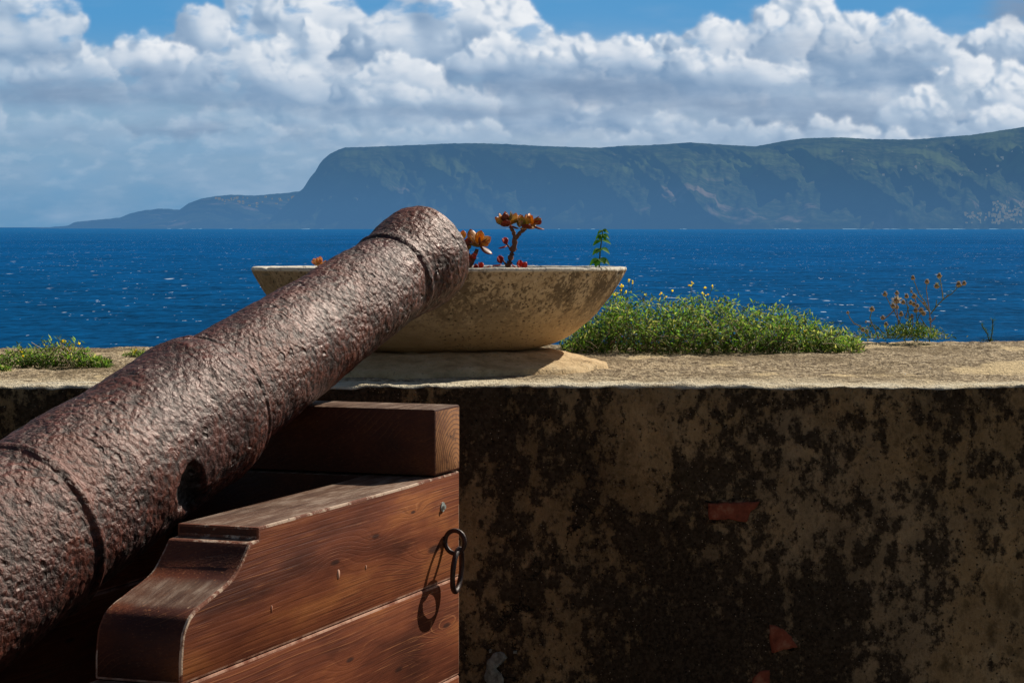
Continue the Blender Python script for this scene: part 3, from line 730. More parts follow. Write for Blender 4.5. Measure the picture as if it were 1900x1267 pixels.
def wall():
    root = empty('parapet_wall', (0, 4.03, 0))
    tag(root, 'thick old parapet wall of mould-blackened brown plaster with a sunlit gritty top', 'wall')
    xs = list(np.arange(-1.45, 1.60, .0085)); xs = [-30,-12,-6,-3,-2,-1.6]+xs+[1.7,2,3,6,12,30]
    prof = []                                                    # (k along, y, z)
    for z in list(np.arange(0, .55, .11))+list(np.arange(.55, 1.172, .0095)): prof.append(('f', z))
    for q in range(1, 7): prof.append(('r', q/7))
    for t in np.linspace(0, 1, 190)**1.15: prof.append(('t', t))
    for z in (1.16, 1.0, .5, -.5, -3): prof.append(('b', z))
    vs = []; fs = []
    for x in xs:
        fine = -1.5 < x < 1.62
        by = back_y(x) + (.012*mn.fractal(Vector((x*3, 0, 9)), 1, 2, 3) if fine else 0)
        chip = .5+.5*mn.fractal(Vector((x*9, 2.2, 0)), 1, 2, 4)
        rr = .005+.011*max(0, chip)**1.5
        fy = 4.030 + .002*mn.noise(Vector((x*4, 0, 0)))
        for kind, q in prof:
            if kind == 'f':
                y = fy; z = min(q, WALL_TOP-rr)
                if fine and q > .5:
                    p = Vector((x, 0, z)); y += .006*mn.fractal(p*5, 1, 2, 4) + .0022*mn.fractal(p*28, 1, 2, 3)
            elif kind == 'r':
                a = q*math.pi/2; y = fy+rr*(1-math.cos(a)); z = WALL_TOP-rr*(1-math.sin(a))
                p = Vector((x, q*.02, z)); y += .004*mn.fractal(p*30, 1, 2, 3)*(1-q); z += top_bump(x, y)*q + .0016*mn.fractal(p*40, 1, 2, 4)
            elif kind == 't':
                y = fy+rr + (by-fy-rr)*q; z = WALL_TOP+top_bump(x, y)
                if q > .96: z -= .014*((q-.96)/.04)**2*(1+mn.noise(Vector((x*20, 1, 1))))
            else: y = by+.01; z = q
            vs.append((x, y-4.03, z))
    n = len(prof)
    for i in range(len(xs)-1):
        for j in range(n-1): q = i*n+j; fs.append((q, q+n, q+n+1, q+1))
    w = mesh_obj('wall_body', vs, fs, M['wall'], root)
    # exposed bricks and the lichen patch, each a few millimetres proud
    def patch(name, pts, mat, lab, amp=.004, proud=.007, parent=root, rough=.0016):
        W = [at(px, py, 4.03) for px, py in pts]; c = sum(W, Vector())/len(W)
        ring = []
        for i in range(len(W)):
            p, q = W[i], W[(i+1) % len(W)]; m = max(2, int((q-p).length/.004))
            for k in range(m): ring.append(p.lerp(q, k/m) + Vector((mn.noise(p.lerp(q, k/m)*160)*rough, 0, mn.noise(p.lerp(q, k/m)*150+Vector((5,5,5)))*rough)))
        V = []; Fc = []; n = len(ring); L = [1., 1., .93, .7, .4]
        for li, s in enumerate(L):
            for p in ring:
                q = c+(p-c)*s; pr = -.012 if li == 0 else (proud*.55 if li == 1 else proud)
                V.append((q.x, -pr + amp*mn.noise(q*60)*.4, q.z))
        V.append((c.x, -proud, c.z))
        for li in range(len(L)-1):
            for k in range(n): Fc.append((li*n+k, li*n+(k+1) % n, (li+1)*n+(k+1) % n, (li+1)*n+k))
        for k in range(n): Fc.append(((len(L)-1)*n+k, (len(L)-1)*n+(k+1) % n, len(V)-1))
        o = mesh_obj(name, V, Fc, mat, parent)
        if lab: o['label'] = lab
    for pts in ([(1307,930),(1360,924),(1416,924),(1408,946),(1398,954),(1392,975),(1362,973),(1333,972),(1308,970)], [(1422,1152),(1456,1158),(1476,1176),(1488,1202),(1458,1212),(1428,1219),(1421,1190)], [(1384,1295),(1388,1254),(1406,1238),(1434,1233),(1434,1295)]):
        patch('broken_mortar', pts[::-1], M['crumb'], None, .006, .0035, root, .006)
    patch('exposed_brick', [(1313,933),(1409,929),(1403,941),(1392,948),(1386,968),(1368,967),(1352,962),(1334,964),(1315,963)][::-1], M['brick'], 'long flat red brick showing through the plaster')
    patch('exposed_brick', [(1428,1158),(1452,1164),(1468,1180),(1479,1199),(1455,1204),(1432,1211),(1427,1190)][::-1], M['brick'], 'wedge shaped red brick showing through the plaster')
    patch('exposed_brick', [(1392,1290),(1396,1258),(1410,1244),(1428,1240),(1428,1290)][::-1], M['brick'], 'rounded red brick at the bottom edge of the picture')
    for pts in ([(904,1225),(915,1212),(935,1210),(941,1219),(930,1230),(921,1226),(918,1244),(931,1250),(936,1268),(915,1275),(898,1260),(902,1246)], [(953,1206),(958,1205),(959,1212),(954,1213)], [(907,1206),(911,1205),(912,1210),(908,1211)]):
        patch('lichen', pts[::-1], M['lichen'], None, .004, .004, root, .003)
wall()

# ---------------------------------------------------------------- the cannon barrel
AZ = math.radians(27); VPX = 950+F*math.tan(AZ); AX0 = (590., 609.); AS = -.6914
VPY = AX0[1]+AS*(VPX-AX0[0]); PH = math.atan((422-VPY)/F*math.cos(AZ))
BD = Vector((math.sin(AZ)*math.cos(PH), math.cos(AZ)*math.cos(PH), math.sin(PH)))
BP = at(AX0[0], AX0[1], 3.64)
def u_of(px):
    k = (px-950)/F; return (k*BP.y-BP.x)/(BD.x-k*BD.y)
PROF = [(786,93),(776,95),(764,94),(750,90.5),(738,86.5),(728,84.5),(715,85),(697,88),(640,93),(583,98),(517,106),(435,115.5),(402,119),(394,122),(386,131),(374,139),(355,145),(330,144),(300,144),(230,150),(180,156),(130,160),(80,164),(60,167),(45,172),(25,176),(-60,183),(-150,190)]
UR = []
for px, hw in PROF:
    u = u_of(px); UR.append((u, hw*(BP.y+BD.y*u)/F*1.01))
UR.sort()
uT = UR[-1][0]; u0 = UR[0][0]
UR = [(u0-.62, .012), (u0-.615, .028), (u0-.59, .040), (u0-.565, .040), (u0-.545, .026), (u0-.53, .028), (u0-.515, .085), (u0-.50, .150), (u0-.47, .168), (u0-.44, .166), (u0-.43, .158), (u0-.2, .152)] + UR
B1 = BD.cross(Vector((0, 0, 1))).normalized(); B2 = B1.cross(BD).normalized()
def iron_disp(p, a):
    d = .0022*mn.fractal(p*10, 1, 2, 3) + .0010*mn.fractal(p*30, .9, 2, 3) + .0007*mn.fractal(p*110, .8, 2, 2)
    return d
def barrel():
    org = BP.copy(); org.z = BP.z
    root = empty('cannon_barrel', BP+BD*(-.2)); ro = Vector(root.location)
    tag(root, 'old iron cannon barrel pitted with brown rust, its muzzle raised toward the sea', 'cannon')
    us = list(np.arange(UR[0][0], u0-.42, .006))+list(np.arange(u0-.42, u0, .008))+list(np.arange(u0, uT-.0001, .00225))
    n = 300; vs = []; fs = []; dark = []
    ux = [q[0] for q in UR]; rx = [q[1] for q in UR]
    hole = at(352, 903, 1)-Vector((0, 0, EYE))
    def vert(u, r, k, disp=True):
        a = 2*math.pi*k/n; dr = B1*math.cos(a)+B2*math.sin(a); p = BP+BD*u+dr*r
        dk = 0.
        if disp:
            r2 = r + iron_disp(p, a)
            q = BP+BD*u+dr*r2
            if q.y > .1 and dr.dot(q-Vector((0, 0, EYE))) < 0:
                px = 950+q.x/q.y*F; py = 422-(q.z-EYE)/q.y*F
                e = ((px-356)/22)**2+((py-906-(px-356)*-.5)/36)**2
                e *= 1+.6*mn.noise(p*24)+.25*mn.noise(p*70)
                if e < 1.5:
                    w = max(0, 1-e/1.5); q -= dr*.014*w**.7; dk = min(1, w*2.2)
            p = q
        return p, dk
    for u in us:
        r = float(np.interp(u, ux, rx))
        for k in range(n):
            p, dk = vert(u, r, k); vs.append(p-ro); dark.append(dk)
    rT = rx[-1]
    for (du, rr) in ((.004, rT*.985), (.008, rT*.95), (.011, rT*.88), (.0115, rT*.55), (.006, rT*.50), (-.25, rT*.48), (-.25, .001)):
        for k in range(n):
            p, dk = vert(uT+du, rr, k, du > 0 and rr > rT*.8); vs.append(p-ro); dark.append(0 if rr > rT*.56 else 1)
    nr = len(vs)//n
    for i in range(nr-1):
        for k in range(n): k2 = (k+1) % n; fs.append((i*n+k, i*n+k2, (i+1)*n+k2, (i+1)*n+k))
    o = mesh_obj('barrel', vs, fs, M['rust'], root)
    at_ = o.data.attributes.new('PitShade', 'FLOAT', 'POINT'); at_.data.foreach_set('value', np.array(dark, np.float32))
    def ring(name, px, w, proud):
        uc = u_of(px); V = []; Fc = []; rows = 12
        for i in range(rows):
            t = i/(rows-1); u = uc+(t-.5)*w
            for k in range(n):
                r = float(np.interp(u, ux, rx)); p, _ = vert(u, r, k)
                a = 2*math.pi*k/n; dr = B1*math.cos(a)+B2*math.sin(a)
                pr = (math.sin(t*math.pi)**1.3*1.25-.22)*proud*(1+.25*mn.noise(p*25))
                V.append(p+dr*pr-ro)
        for i in range(rows-1):
            for k in range(n): k2 = (k+1) % n; Fc.append((i*n+k, i*n+k2, (i+1)*n+k2, (i+1)*n+k))
        mesh_obj(name, V, Fc, M['rust'], root)
    ring('astragal_ring', 724, .030, .0038); ring('reinforce_ring', 390, .024, .0044); ring('reinforce_ring', 46, .030, .0044)
    # rust icicle hanging under the reinforce ring
    a = Acc(); p0 = at(457, 838, 3.44)
    a.tube([p0-ro, p0+Vector((-.001, -.002, -.012))-ro, p0+Vector((.001, -.003, -.026))-ro], [.0035, .0022, .0006], 6)
    a.build('rust_flake', M['rust'], root)
barrel()

# ---------------------------------------------------------------- the carriage
TH = math.radians(19.9); K9 = .9
croot = empty('gun_carriage', (-.082, 3.555, 0), math.pi/2-TH)
tag(croot, 'stepped reddish brown timber gun carriage with heavy cross beam, standing against the wall', 'gun carriage')
def prism(name, profs, y0, y1, parent, mats, bev=.0035, wob=0.):
    """profs: closed (s,z) outlines, each a plank, extruded across the thickness"""
    bm = bmesh.new()
    for prof in profs:
        a = [bm.verts.new((s, y0, z)) for s, z in prof]; b_ = [bm.verts.new((s, y1, z)) for s, z in prof]
        n = len(prof)
        bm.faces.new(a); bm.faces.new(b_[::-1])
        for i in range(n): bm.faces.new((a[i], b_[i], b_[(i+1) % n], a[(i+1) % n]))
    bmesh.ops.recalc_face_normals(bm, faces=bm.faces)
    ed = [e for e in bm.edges if len(e.link_faces) == 2 and e.calc_face_angle(0) > math.radians(28)]
    bmesh.ops.bevel(bm, geom=ed, offset=bev, segments=2, profile=.6, affect='EDGES', material=len(mats)-1)
    o = bm_obj(name, bm, parent=parent, mats=mats, smooth=True)
    o.data.set_sharp_from_angle(angle=math.radians(25))
    return o
def spl(pts, m=5):
    out = []
    for i in range(len(pts)-1):
        p0 = pts[max(i-1, 0)]; p1 = pts[i]; p2 = pts[i+1]; p3 = pts[min(i+2, len(pts)-1)]
        for k in range(m):
            t = k/m
            out.append(tuple(.5*((2*p1[j])+(-p0[j]+p2[j])*t+(2*p0[j]-5*p1[j]+4*p2[j]-p3[j])*t*t+(-p0[j]+3*p1[j]-3*p2[j]+p3[j])*t**3) for j in (0, 1)))
    return out+[pts[-1]]
def cheek_pt(px, py):
    k = (px-950)/F; Y = 1.3688/(.362-k); return ((Y-3.555)/.94, EYE-(py-422)/F*Y)
ZT = 1.1002; ZJ = [.9364, .7825, .63, .47]
og = spl([cheek_pt(*p) for p in [(466,1004),(455,1031),(438,1065),(420,1085),(400,1101),(385,1114),(369,1127),(355,1143),(348,1158),(342,1176),(339,1200),(337,1230)]], 3)
s0 = og[-1][0]
top = [(0, ZT), (-.12, ZT+.0005), (-.25, ZT-.002), (-.40, ZT+.001)]
sA = cheek_pt(481, 975)[0]
plank1 = [(0, ZJ[0]+.0004), (0, ZT)] + [(-.1, ZT), (-.2, ZT-.0015), (sA, ZT-.001), (sA, ZT-.0165), (og[0][0], ZT-.0175)] + og[1:] + [(s0, ZJ[0]+.0004)]
def step_plank(zt, zb, s1, d=.30):
    o_ = [(s1+x*d/.18*.6-0, zt-.018-(ZT-.0175-z)*.78) for x, z in [(q[0]-og[0][0], q[1]) for q in og]]
    return [(0, zb+.0004), (0, zt), (s1+.02, zt), (s1+.02, zt-.016)] + [(s1+(q[0]-og[0][0]), zt-.018-(ZT-.0175-q[1])*.80) for q in og] + [(s1+(og[-1][0]-og[0][0]), zb+.0004)]
plank2 = step_plank(ZJ[0]-.0004, ZJ[1], s0-.34)
plank3 = step_plank(ZJ[1]-.0004, ZJ[2], s0-.72)
plank4 = [(0, ZJ[3]), (0, ZJ[2]-.0004), (s0-.95, ZJ[2]-.0004), (s0-.95, ZJ[3])]
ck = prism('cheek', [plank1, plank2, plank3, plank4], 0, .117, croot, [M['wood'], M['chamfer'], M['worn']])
for p_ in ck.data.polygons:
    if p_.material_index == 2 and p_.center.z < ZJ[0]+.0035: p_.material_index = 1
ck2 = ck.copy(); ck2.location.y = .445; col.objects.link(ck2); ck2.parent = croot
def boxp(s_0, s_1, z0, z1): return [(s_0, z0), (s_1, z0), (s_1, z1), (s_0, z1)]
bs0, bs1, bz0, bz1 = -.107, -.002, ZT+.0025, 1.2037
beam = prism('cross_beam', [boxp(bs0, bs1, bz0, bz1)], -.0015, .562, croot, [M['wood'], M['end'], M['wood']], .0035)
for p in beam.data.polygons:
    if abs(p.normal.y) > .95 and p.material_index == 0: p.material_index = 1
beam['label'] = 'heavy beam with pale end grain lying across both cheeks'
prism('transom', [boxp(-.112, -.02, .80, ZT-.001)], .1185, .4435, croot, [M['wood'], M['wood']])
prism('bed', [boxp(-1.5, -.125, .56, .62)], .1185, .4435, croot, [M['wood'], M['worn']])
for s_ in (-.22, -1.35):
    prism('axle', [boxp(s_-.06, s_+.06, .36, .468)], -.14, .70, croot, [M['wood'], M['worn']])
    for y_ in (-.13, .61):
        bm = bmesh.new()
        bmesh.ops.create_cone(bm, cap_ends=True, segments=40, radius1=.20, radius2=.20, depth=.08, matrix=Matrix.Translation((s_, y_+.04 if y_ > 0 else y_+.04, .21)) @ Matrix.Rotation(math.pi/2, 4, 'X'))
        bmesh.ops.bevel(bm, geom=[e for e in bm.edges if len(e.link_faces) == 2 and e.calc_face_angle(0) > 1], offset=.006, segments=2, affect='EDGES')
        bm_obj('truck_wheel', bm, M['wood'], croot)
def torus(c, ax1, ax2, R1, R2, r, seg=48, m=12, wob=.0):
    pts = []
    V = []; Fc = []; nrm = ax1.cross(ax2)
    for i in range(seg):
        a = 2*math.pi*i/seg; ra = ax1*math.cos(a)*R1+ax2*math.sin(a)*R2; er = (ax1*math.cos(a)+ax2*math.sin(a))
        rr = r*(1+.10*mn.noise(Vector((math.cos(a)*2, math.sin(a)*2, R1*50))))
        for k in range(m):
            b_ = 2*math.pi*k/m; V.append(c+ra+er*math.cos(b_)*rr+nrm*math.sin(b_)*rr)
    for i in range(seg):
        for k in range(m): Fc.append((i*m+k, ((i+1) % seg)*m+k, ((i+1) % seg)*m+(k+1) % m, i*m+(k+1) % m))
    return V, Fc
X_, Y_, Z_ = Vector((1, 0, 0)), Vector((0, 1, 0)), Vector((0, 0, 1))
a = Acc(); ce = Vector((-.066, -.018, .9985))
a.add(*torus(ce, -Y_, Z_, .0160, .0175, .0036)); a.tube([ce+Y_*.0135, ce+Y_*.030], .0040, 10)
a.build('eye_bolt', M['iron'], ck)
a = Acc(); cr = Vector((-.070, -.0235, .9560)); a.add(*torus(cr, (X_*.93+Y_*.12-Z_*.0).normalized(), (Z_-Y_*.08).normalized(), .0280, .0325, .0042)); a.build('ring', M['iron'], ck)
for px_, py_, w_, h_, nm_ in ((628, 1065, .0040, .0065, 'wooden_plug'), (504, 1129, .0020, .0045, 'wooden_plug'), (679, 1052, .0018, .0030, 'wooden_plug')):
    s_, z_ = cheek_pt(px_, py_); a = Acc(); V = [(s_, -.0009, z_)]+[(s_+math.cos(q*math.pi/8)*w_, -.0007, z_+math.sin(q*math.pi/8)*h_) for q in range(16)]+[(s_+math.cos(q*math.pi/8)*w_*1.1, .001, z_+math.sin(q*math.pi/8)*h_*1.1) for q in range(16)]
    a.add(V, [(0, 1+(q+1) % 16, 1+q) for q in range(16)]+[(1+q, 1+(q+1) % 16, 17+(q+1) % 16, 17+q) for q in range(16)])
    a.build(nm_, M['chamfer'], ck)
sp = cheek_pt(821, 940); bm = bmesh.new()
bmesh.ops.create_cone(bm, cap_ends=True, segments=20, radius1=.0075, radius2=.0075, depth=.002, matrix=Matrix.Translation((sp[0], -.0006, sp[1])) @ Matrix.Rotation(math.pi/2, 4, 'X'))
bmesh.ops.create_cone(bm, cap_ends=True, segments=6, radius1=.0042, radius2=.0036, depth=.004, matrix=Matrix.Translation((sp[0], -.003, sp[1])) @ Matrix.Rotation(math.pi/2, 4, 'X'))
bm_obj('screw', bm, M['steel'], ck)

# ---------------------------------------------------------------- the planter bowl on its mortar bed
BX, BY = -.148, 4.60
def bowl():
    root = empty('planter_bowl', (BX, BY, WALL_TOP)); root.rotation_euler = (math.radians(-.55), 0, 0)
    tag(root, 'wide shallow planter bowl of weathered beige stone on the parapet behind the muzzle', 'planter')
    outer = [(.0,.030),(.12,.0305),(.175,.034),(.205,.0385),(.236,.048),(.264,.0620),(.287,.078),(.306,.094),(.325,.1145),(.341,.134),(.355,.154),(.366,.172),(.374,.186),(.3785,.195)]
    outer = spl(outer, 4)
    inner = [(.3785,.1985),(.376,.2005),(.369,.2010),(.361,.2004),(.355,.196),(.345,.178),(.335,.165)]
    pr = outer+inner; n = 260; V = []; Fc = []
    for (r, z) in pr:
        for k in range(n):
            a = 2*math.pi*k/n; p = Vector((math.cos(a)*r, math.sin(a)*r, z))
            d = .0022*mn.fractal(p*9, 1, 2, 3)+.0012*mn.fractal(p*45, 1, 2, 3)
            ch = (max(0, mn.noise(p*26+Vector((3, 3, 3)))-.30)*.020+max(0, mn.noise(p*70)-.3)*.006) if z > .188 else 0
            rr = r+d*(1 if r > .05 else 0)-ch
            V.append((math.cos(a)*rr, math.sin(a)*rr, z+.0010*mn.noise(p*20)-ch*.4))
    for i in range(len(pr)-1):
        for k in range(n): k2 = (k+1) % n; Fc.append((i*n+k, i*n+k2, (i+1)*n+k2, (i+1)*n+k))
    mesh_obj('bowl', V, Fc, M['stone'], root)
    V = []; Fc = []; n = 90
    for i in range(24):
        r = .345*i/23
        for k in range(n):
            a = 2*math.pi*k/n; x, y = math.cos(a)*r, math.sin(a)*r
            V.append((x, y, .178+.010*mn.fractal(Vector((x*12, y*12, 0)), 1, 2, 3)))
    for i in range(23):
        for k in range(n): k2 = (k+1) % n; Fc.append((i*n+k, i*n+k2, (i+1)*n+k2, (i+1)*n+k))
    mesh_obj('soil', V, Fc, M['soil'], root)
    V = []; Fc = []; n = 240; rows = 70
    for i in range(rows):
        t = i/(rows-1)
        for k in range(n):
            a = 2*math.pi*k/n; ca, sa = math.cos(a), math.sin(a)
            Rm = .335+.018*mn.noise(Vector((ca*1.3, sa*1.3, 4)))+.010*mn.noise(Vector((ca*5, sa*5, 4)))
            Rm += .05*max(0, -sa)**2
            r = Rm*t; h = .005+.030*min(1, (1-t)/.34)**.85 if t < 1 else -.008
            p = Vector((ca*r, sa*r, h)); h += (.0035*mn.fractal(p*14, 1, 2, 4)+.0015*mn.noise(p*60))*(1 if t < .99 else 0)
            V.append((ca*r, sa*r, h))
    for i in range(rows-1):
        for k in range(n): k2 = (k+1) % n; Fc.append((i*n+k, i*n+k2, (i+1)*n+k2, (i+1)*n+k))
    o = mesh_obj('mortar_base', V, Fc, M['mortar'], root)
bowl()

# ---------------------------------------------------------------- plants
def fat_leaf(acc, p, d, up, L, W, T, c0, c1, seg=(7, 10)):
    """thick spoon-shaped leaf: from p along d"""
    d = d.normalized(); s = d.cross(up); s = s.normalized() if s.length > 1e-3 else Vector((1, 0, 0)); n = s.cross(d).normalized()
    V = []; C = []; Fc = []; rows, m = seg
    for i in range(rows+1):
        t = i/rows; w = W*(math.sin(math.pi*min(1, t**1.25*.97+.03)))**.75*.5+.0004; th = T*.5*math.sin(math.pi*min(1, t*.96+.04))**.6
        c = p+d*(L*t)+n*(L*.22*t*t)
        for k in range(m):
            a = 2*math.pi*k/m; V.append(c+s*math.cos(a)*w+n*math.sin(a)*th)
            e = max(t**4*.9, abs(math.cos(a))**6*.75*(.3+.7*t)); C.append(tuple(c0[j]*(1-e)+c1[j]*e for j in range(3)))
    for i in range(rows):
        for k in range(m): k2 = (k+1) % m; Fc.append((i*m+k, i*m+k2, (i+1)*m+k2, (i+1)*m+k))
    Fc.append(tuple(range(m))[::-1]); Fc.append(tuple(rows*m+k for k in range(m)))
    acc.add(V, Fc, C)
def rosette(acc, p, d, size, n, rnd, cols):
    size *= 1.32; n = max(4, int(n*.68)); d = d.normalized(); a1 = d.cross(Vector((.3, 1, .1))).normalized(); a2 = d.cross(a1)
    for k in range(n):
        t = k/n; ph = k*2.399+rnd.uniform(-.2, .2); tilt = math.radians(18+72*t**.8+rnd.uniform(-8, 8))
        r = a1*math.cos(ph)+a2*math.sin(ph); dr = d*math.cos(tilt)+r*math.sin(tilt)
        L = size*(.62+.42*t)*rnd.uniform(.88, 1.1); c0, c1 = rnd.choice(cols)
        fat_leaf(acc, p-d*size*.25*t+r*size*.05, dr, d, L, L*.70, L*.17, c0, c1)
JC = [((.62,.50,.12),(.62,.12,.04)), ((.70,.46,.16),(.70,.15,.05)), ((.36,.40,.12),(.55,.10,.05)), ((.82,.64,.38),(.60,.18,.10)), ((.85,.50,.07),(.70,.15,.03)), ((.30,.10,.06),(.40,.07,.04))]
RC = [((.60,.12,.08),(.62,.05,.05)), ((.80,.26,.18),(.62,.08,.10)), ((.40,.05,.05),(.50,.05,.05))]
PC = [((.90,.62,.22),(.85,.22,.18)), ((.95,.72,.30),(.90,.30,.22))]
def jade(label, stems, heads, seed):
    rnd = random.Random(seed); p0 = stems[0][0][0]
    root = empty('jade_plant', p0); tag(root, label, 'succulent'); ro = Vector(p0)
    lf = Acc()
    for pts, r0, r1 in stems:
        st = Acc()
        P = [Vector(q) for q in pts]; dense = []
        for i in range(len(P)-1):
            for k in range(4): dense.append(P[i].lerp(P[i+1], k/4)+Vector((rnd.uniform(-1, 1), rnd.uniform(-1, 1), 0))*.0008)
        dense.append(P[-1]); m = len(dense)
        st.tube([q-ro for q in dense], [(r0+(r1-r0)*i/(m-1))*.74*(1+.18*math.sin(i*2.6)) for i in range(m)], 9, (.24, .12, .075))
        st.build('stem', M['stem'], root)
    for p, d, s, n, red in heads: rosette(lf, Vector(p)-ro, Vector(d), s, n, rnd, (JC, RC, PC)[red])
    lf.build('leaves', M['fleshy'], root)
YJ = 4.47
def A(px, py, dy=0.): return at(px, py, YJ+dy)
jade('tall two-headed jade plant with bronze leaves, highest plant in the stone bowl',
     [([A(941,500),A(947,482),A(953,460),A(956,440)], .0088, .0066), ([A(956,442),A(953,430),A(946,420)], .006, .0042), ([A(956,442),A(966,431),A(976,424)], .006, .0042), ([A(951,470),A(944,458),A(940,452)], .003, .0022), ([A(954,465),A(960,462)], .0022, .001), ([A(940,492),A(930,480)], .003, .002)],
     [(A(938,414),(-.3,-.15,1),.026,13,0), (A(948,410,.01),(.2,.1,1),.022,10,0), (A(976,417),(.25,-.2,1),.025,12,0), (A(990,414,.005),(.8,-.2,.7),.022,9,0), (A(963,420,-.005),(0,-.4,1),.020,8,0), (A(939,452),(-.5,-.3,.7),.016,7,1), (A(929,487),(-.4,-.3,.8),.017,5,1)], 21)
jade('lower jade plant with orange rimmed leaves right beside the cannon muzzle',
     [([A(866,502,.01),A(872,492,.01),A(880,478,.01),A(885,462,.01)], .0070, .0052), ([A(880,480,.01),A(872,473,.01)], .0036, .0028), ([A(874,488,.01),A(869,470,.01),A(864,456,.01)], .005, .004)],
     [(A(886,450,.01),(.15,-.35,1),.028,13,0), (A(894,453,.0),(.7,-.4,.4),.022,8,0), (A(868,462,.0),(-.2,-.6,.6),.022,6,0), (A(857,444,.02),(-.1,-.3,1),.020,8,0), (A(872,478,.0),(.2,-.6,.1),.015,4,1)], 22)
jade('small red succulent rosettes low along the bowl rim under the jade plants',
     [([A(890,503,-.02),A(893,497,-.02)], .003, .002), ([A(968,503,-.02),A(968,497,-.02)], .003, .002)],
     [(A(892,497,-.02),(-.1,-.3,1),.015,8,1), (A(884,499,-.03),(-.6,-.3,.8),.013,6,1), (A(963,495,-.02),(.1,-.3,1),.018,8,1), (A(970,497,-.03),(.5,-.4,.6),.016,6,1), (A(912,500,-.03),(.2,0,1),.008,5,0)], 23)
jade('small pink and yellow rosette peeping over the left side of the bowl rim',
     [([A(592,504,.05),A(592,495,.05)], .003, .002)],
     [(A(591,490,.02),(0,-.5,1),.0165,9,2), (A(592,488,.015),(0,-.3,1),.012,6,2)], 24)

def flat_leaf(acc, p, d, n, L, W, c, fold=.25):
    d = d.normalized(); s = d.cross(n); s = s.normalized() if s.length > 1e-4 else Vector((1, 0, 0)); n = s.cross(d)
    a_ = p; b_ = p+d*L*.45+s*W*.5+n*W*fold; c_ = p+d*L; e = p+d*L*.45-s*W*.5+n*W*fold; m_ = p+d*L*.5
    acc.add([a_, b_, c_, e, m_], [(0, 1, 4), (1, 2, 4), (0, 4, 3), (4, 2, 3)], c)
def broad_leaf(acc, p, d, n, L, W, c):
    d = d.normalized(); s = d.cross(n).normalized(); n = s.cross(d); V = []; Fc = []
    for i in range(6):
        t = i/5; w = W*.5*math.sin(math.pi*min(1, t**.8*.93+.07))
        q = p+d*L*t-n*L*.25*t*t
        V += [q-s*w+n*w*.35, q, q+s*w+n*w*.35]
    for i in range(5): k = i*3; Fc += [(k, k+3, k+4, k+1), (k+1, k+4, k+5, k+2)]
    acc.add(V, Fc, c)
def vine():
    rnd = random.Random(6); Y = 4.42
    p0 = at(1112, 504, Y); root = empty('basil_sprig', p0); tag(root, 'slender upright green sprig with paired leaves at the right side of the bowl', 'plant'); ro = Vector(p0)
    st = Acc(); lf = Acc(); P = [at(x, y, Y)-ro for x, y in ((1112,504),(1112,490),(1113,475),(1114,462),(1116,448),(1117,436),(1119,427))]
    st.tube(P, [.0017,.0016,.0016,.0015,.0013,.0011,.0009], 6, (.10, .16, .05))
    for (x, y, s, big) in ((1112,481,-1,1.15),(1113,480,1,1.15),(1114,462,-1,1.),(1115,461,1,1.),(1115,447,-1,.95),(1117,446,1,.95),(1117,436,-1,.8),(1118,435,1,.8),(1118,428,-1,.65),(1119,428,1,.65),(1119,426,1,.5)):
        g = rnd.uniform(.7, 1.25)
        for dy in ((0,) if rnd.random() < .55 else (0, 1)):
            broad_leaf(lf, at(x, y, Y)-ro, Vector((s*.9 if dy == 0 else s*.35, -.35 if dy == 0 else -.8, rnd.uniform(-.6, -.1))), Vector((0, -.4, 1)), 0.0205*big, .0150*big, (.09*g, .27*g, .04*g))
    st.build('stem', M['stem'], root); lf.build('leaves', M['leaf'], root)
vine()

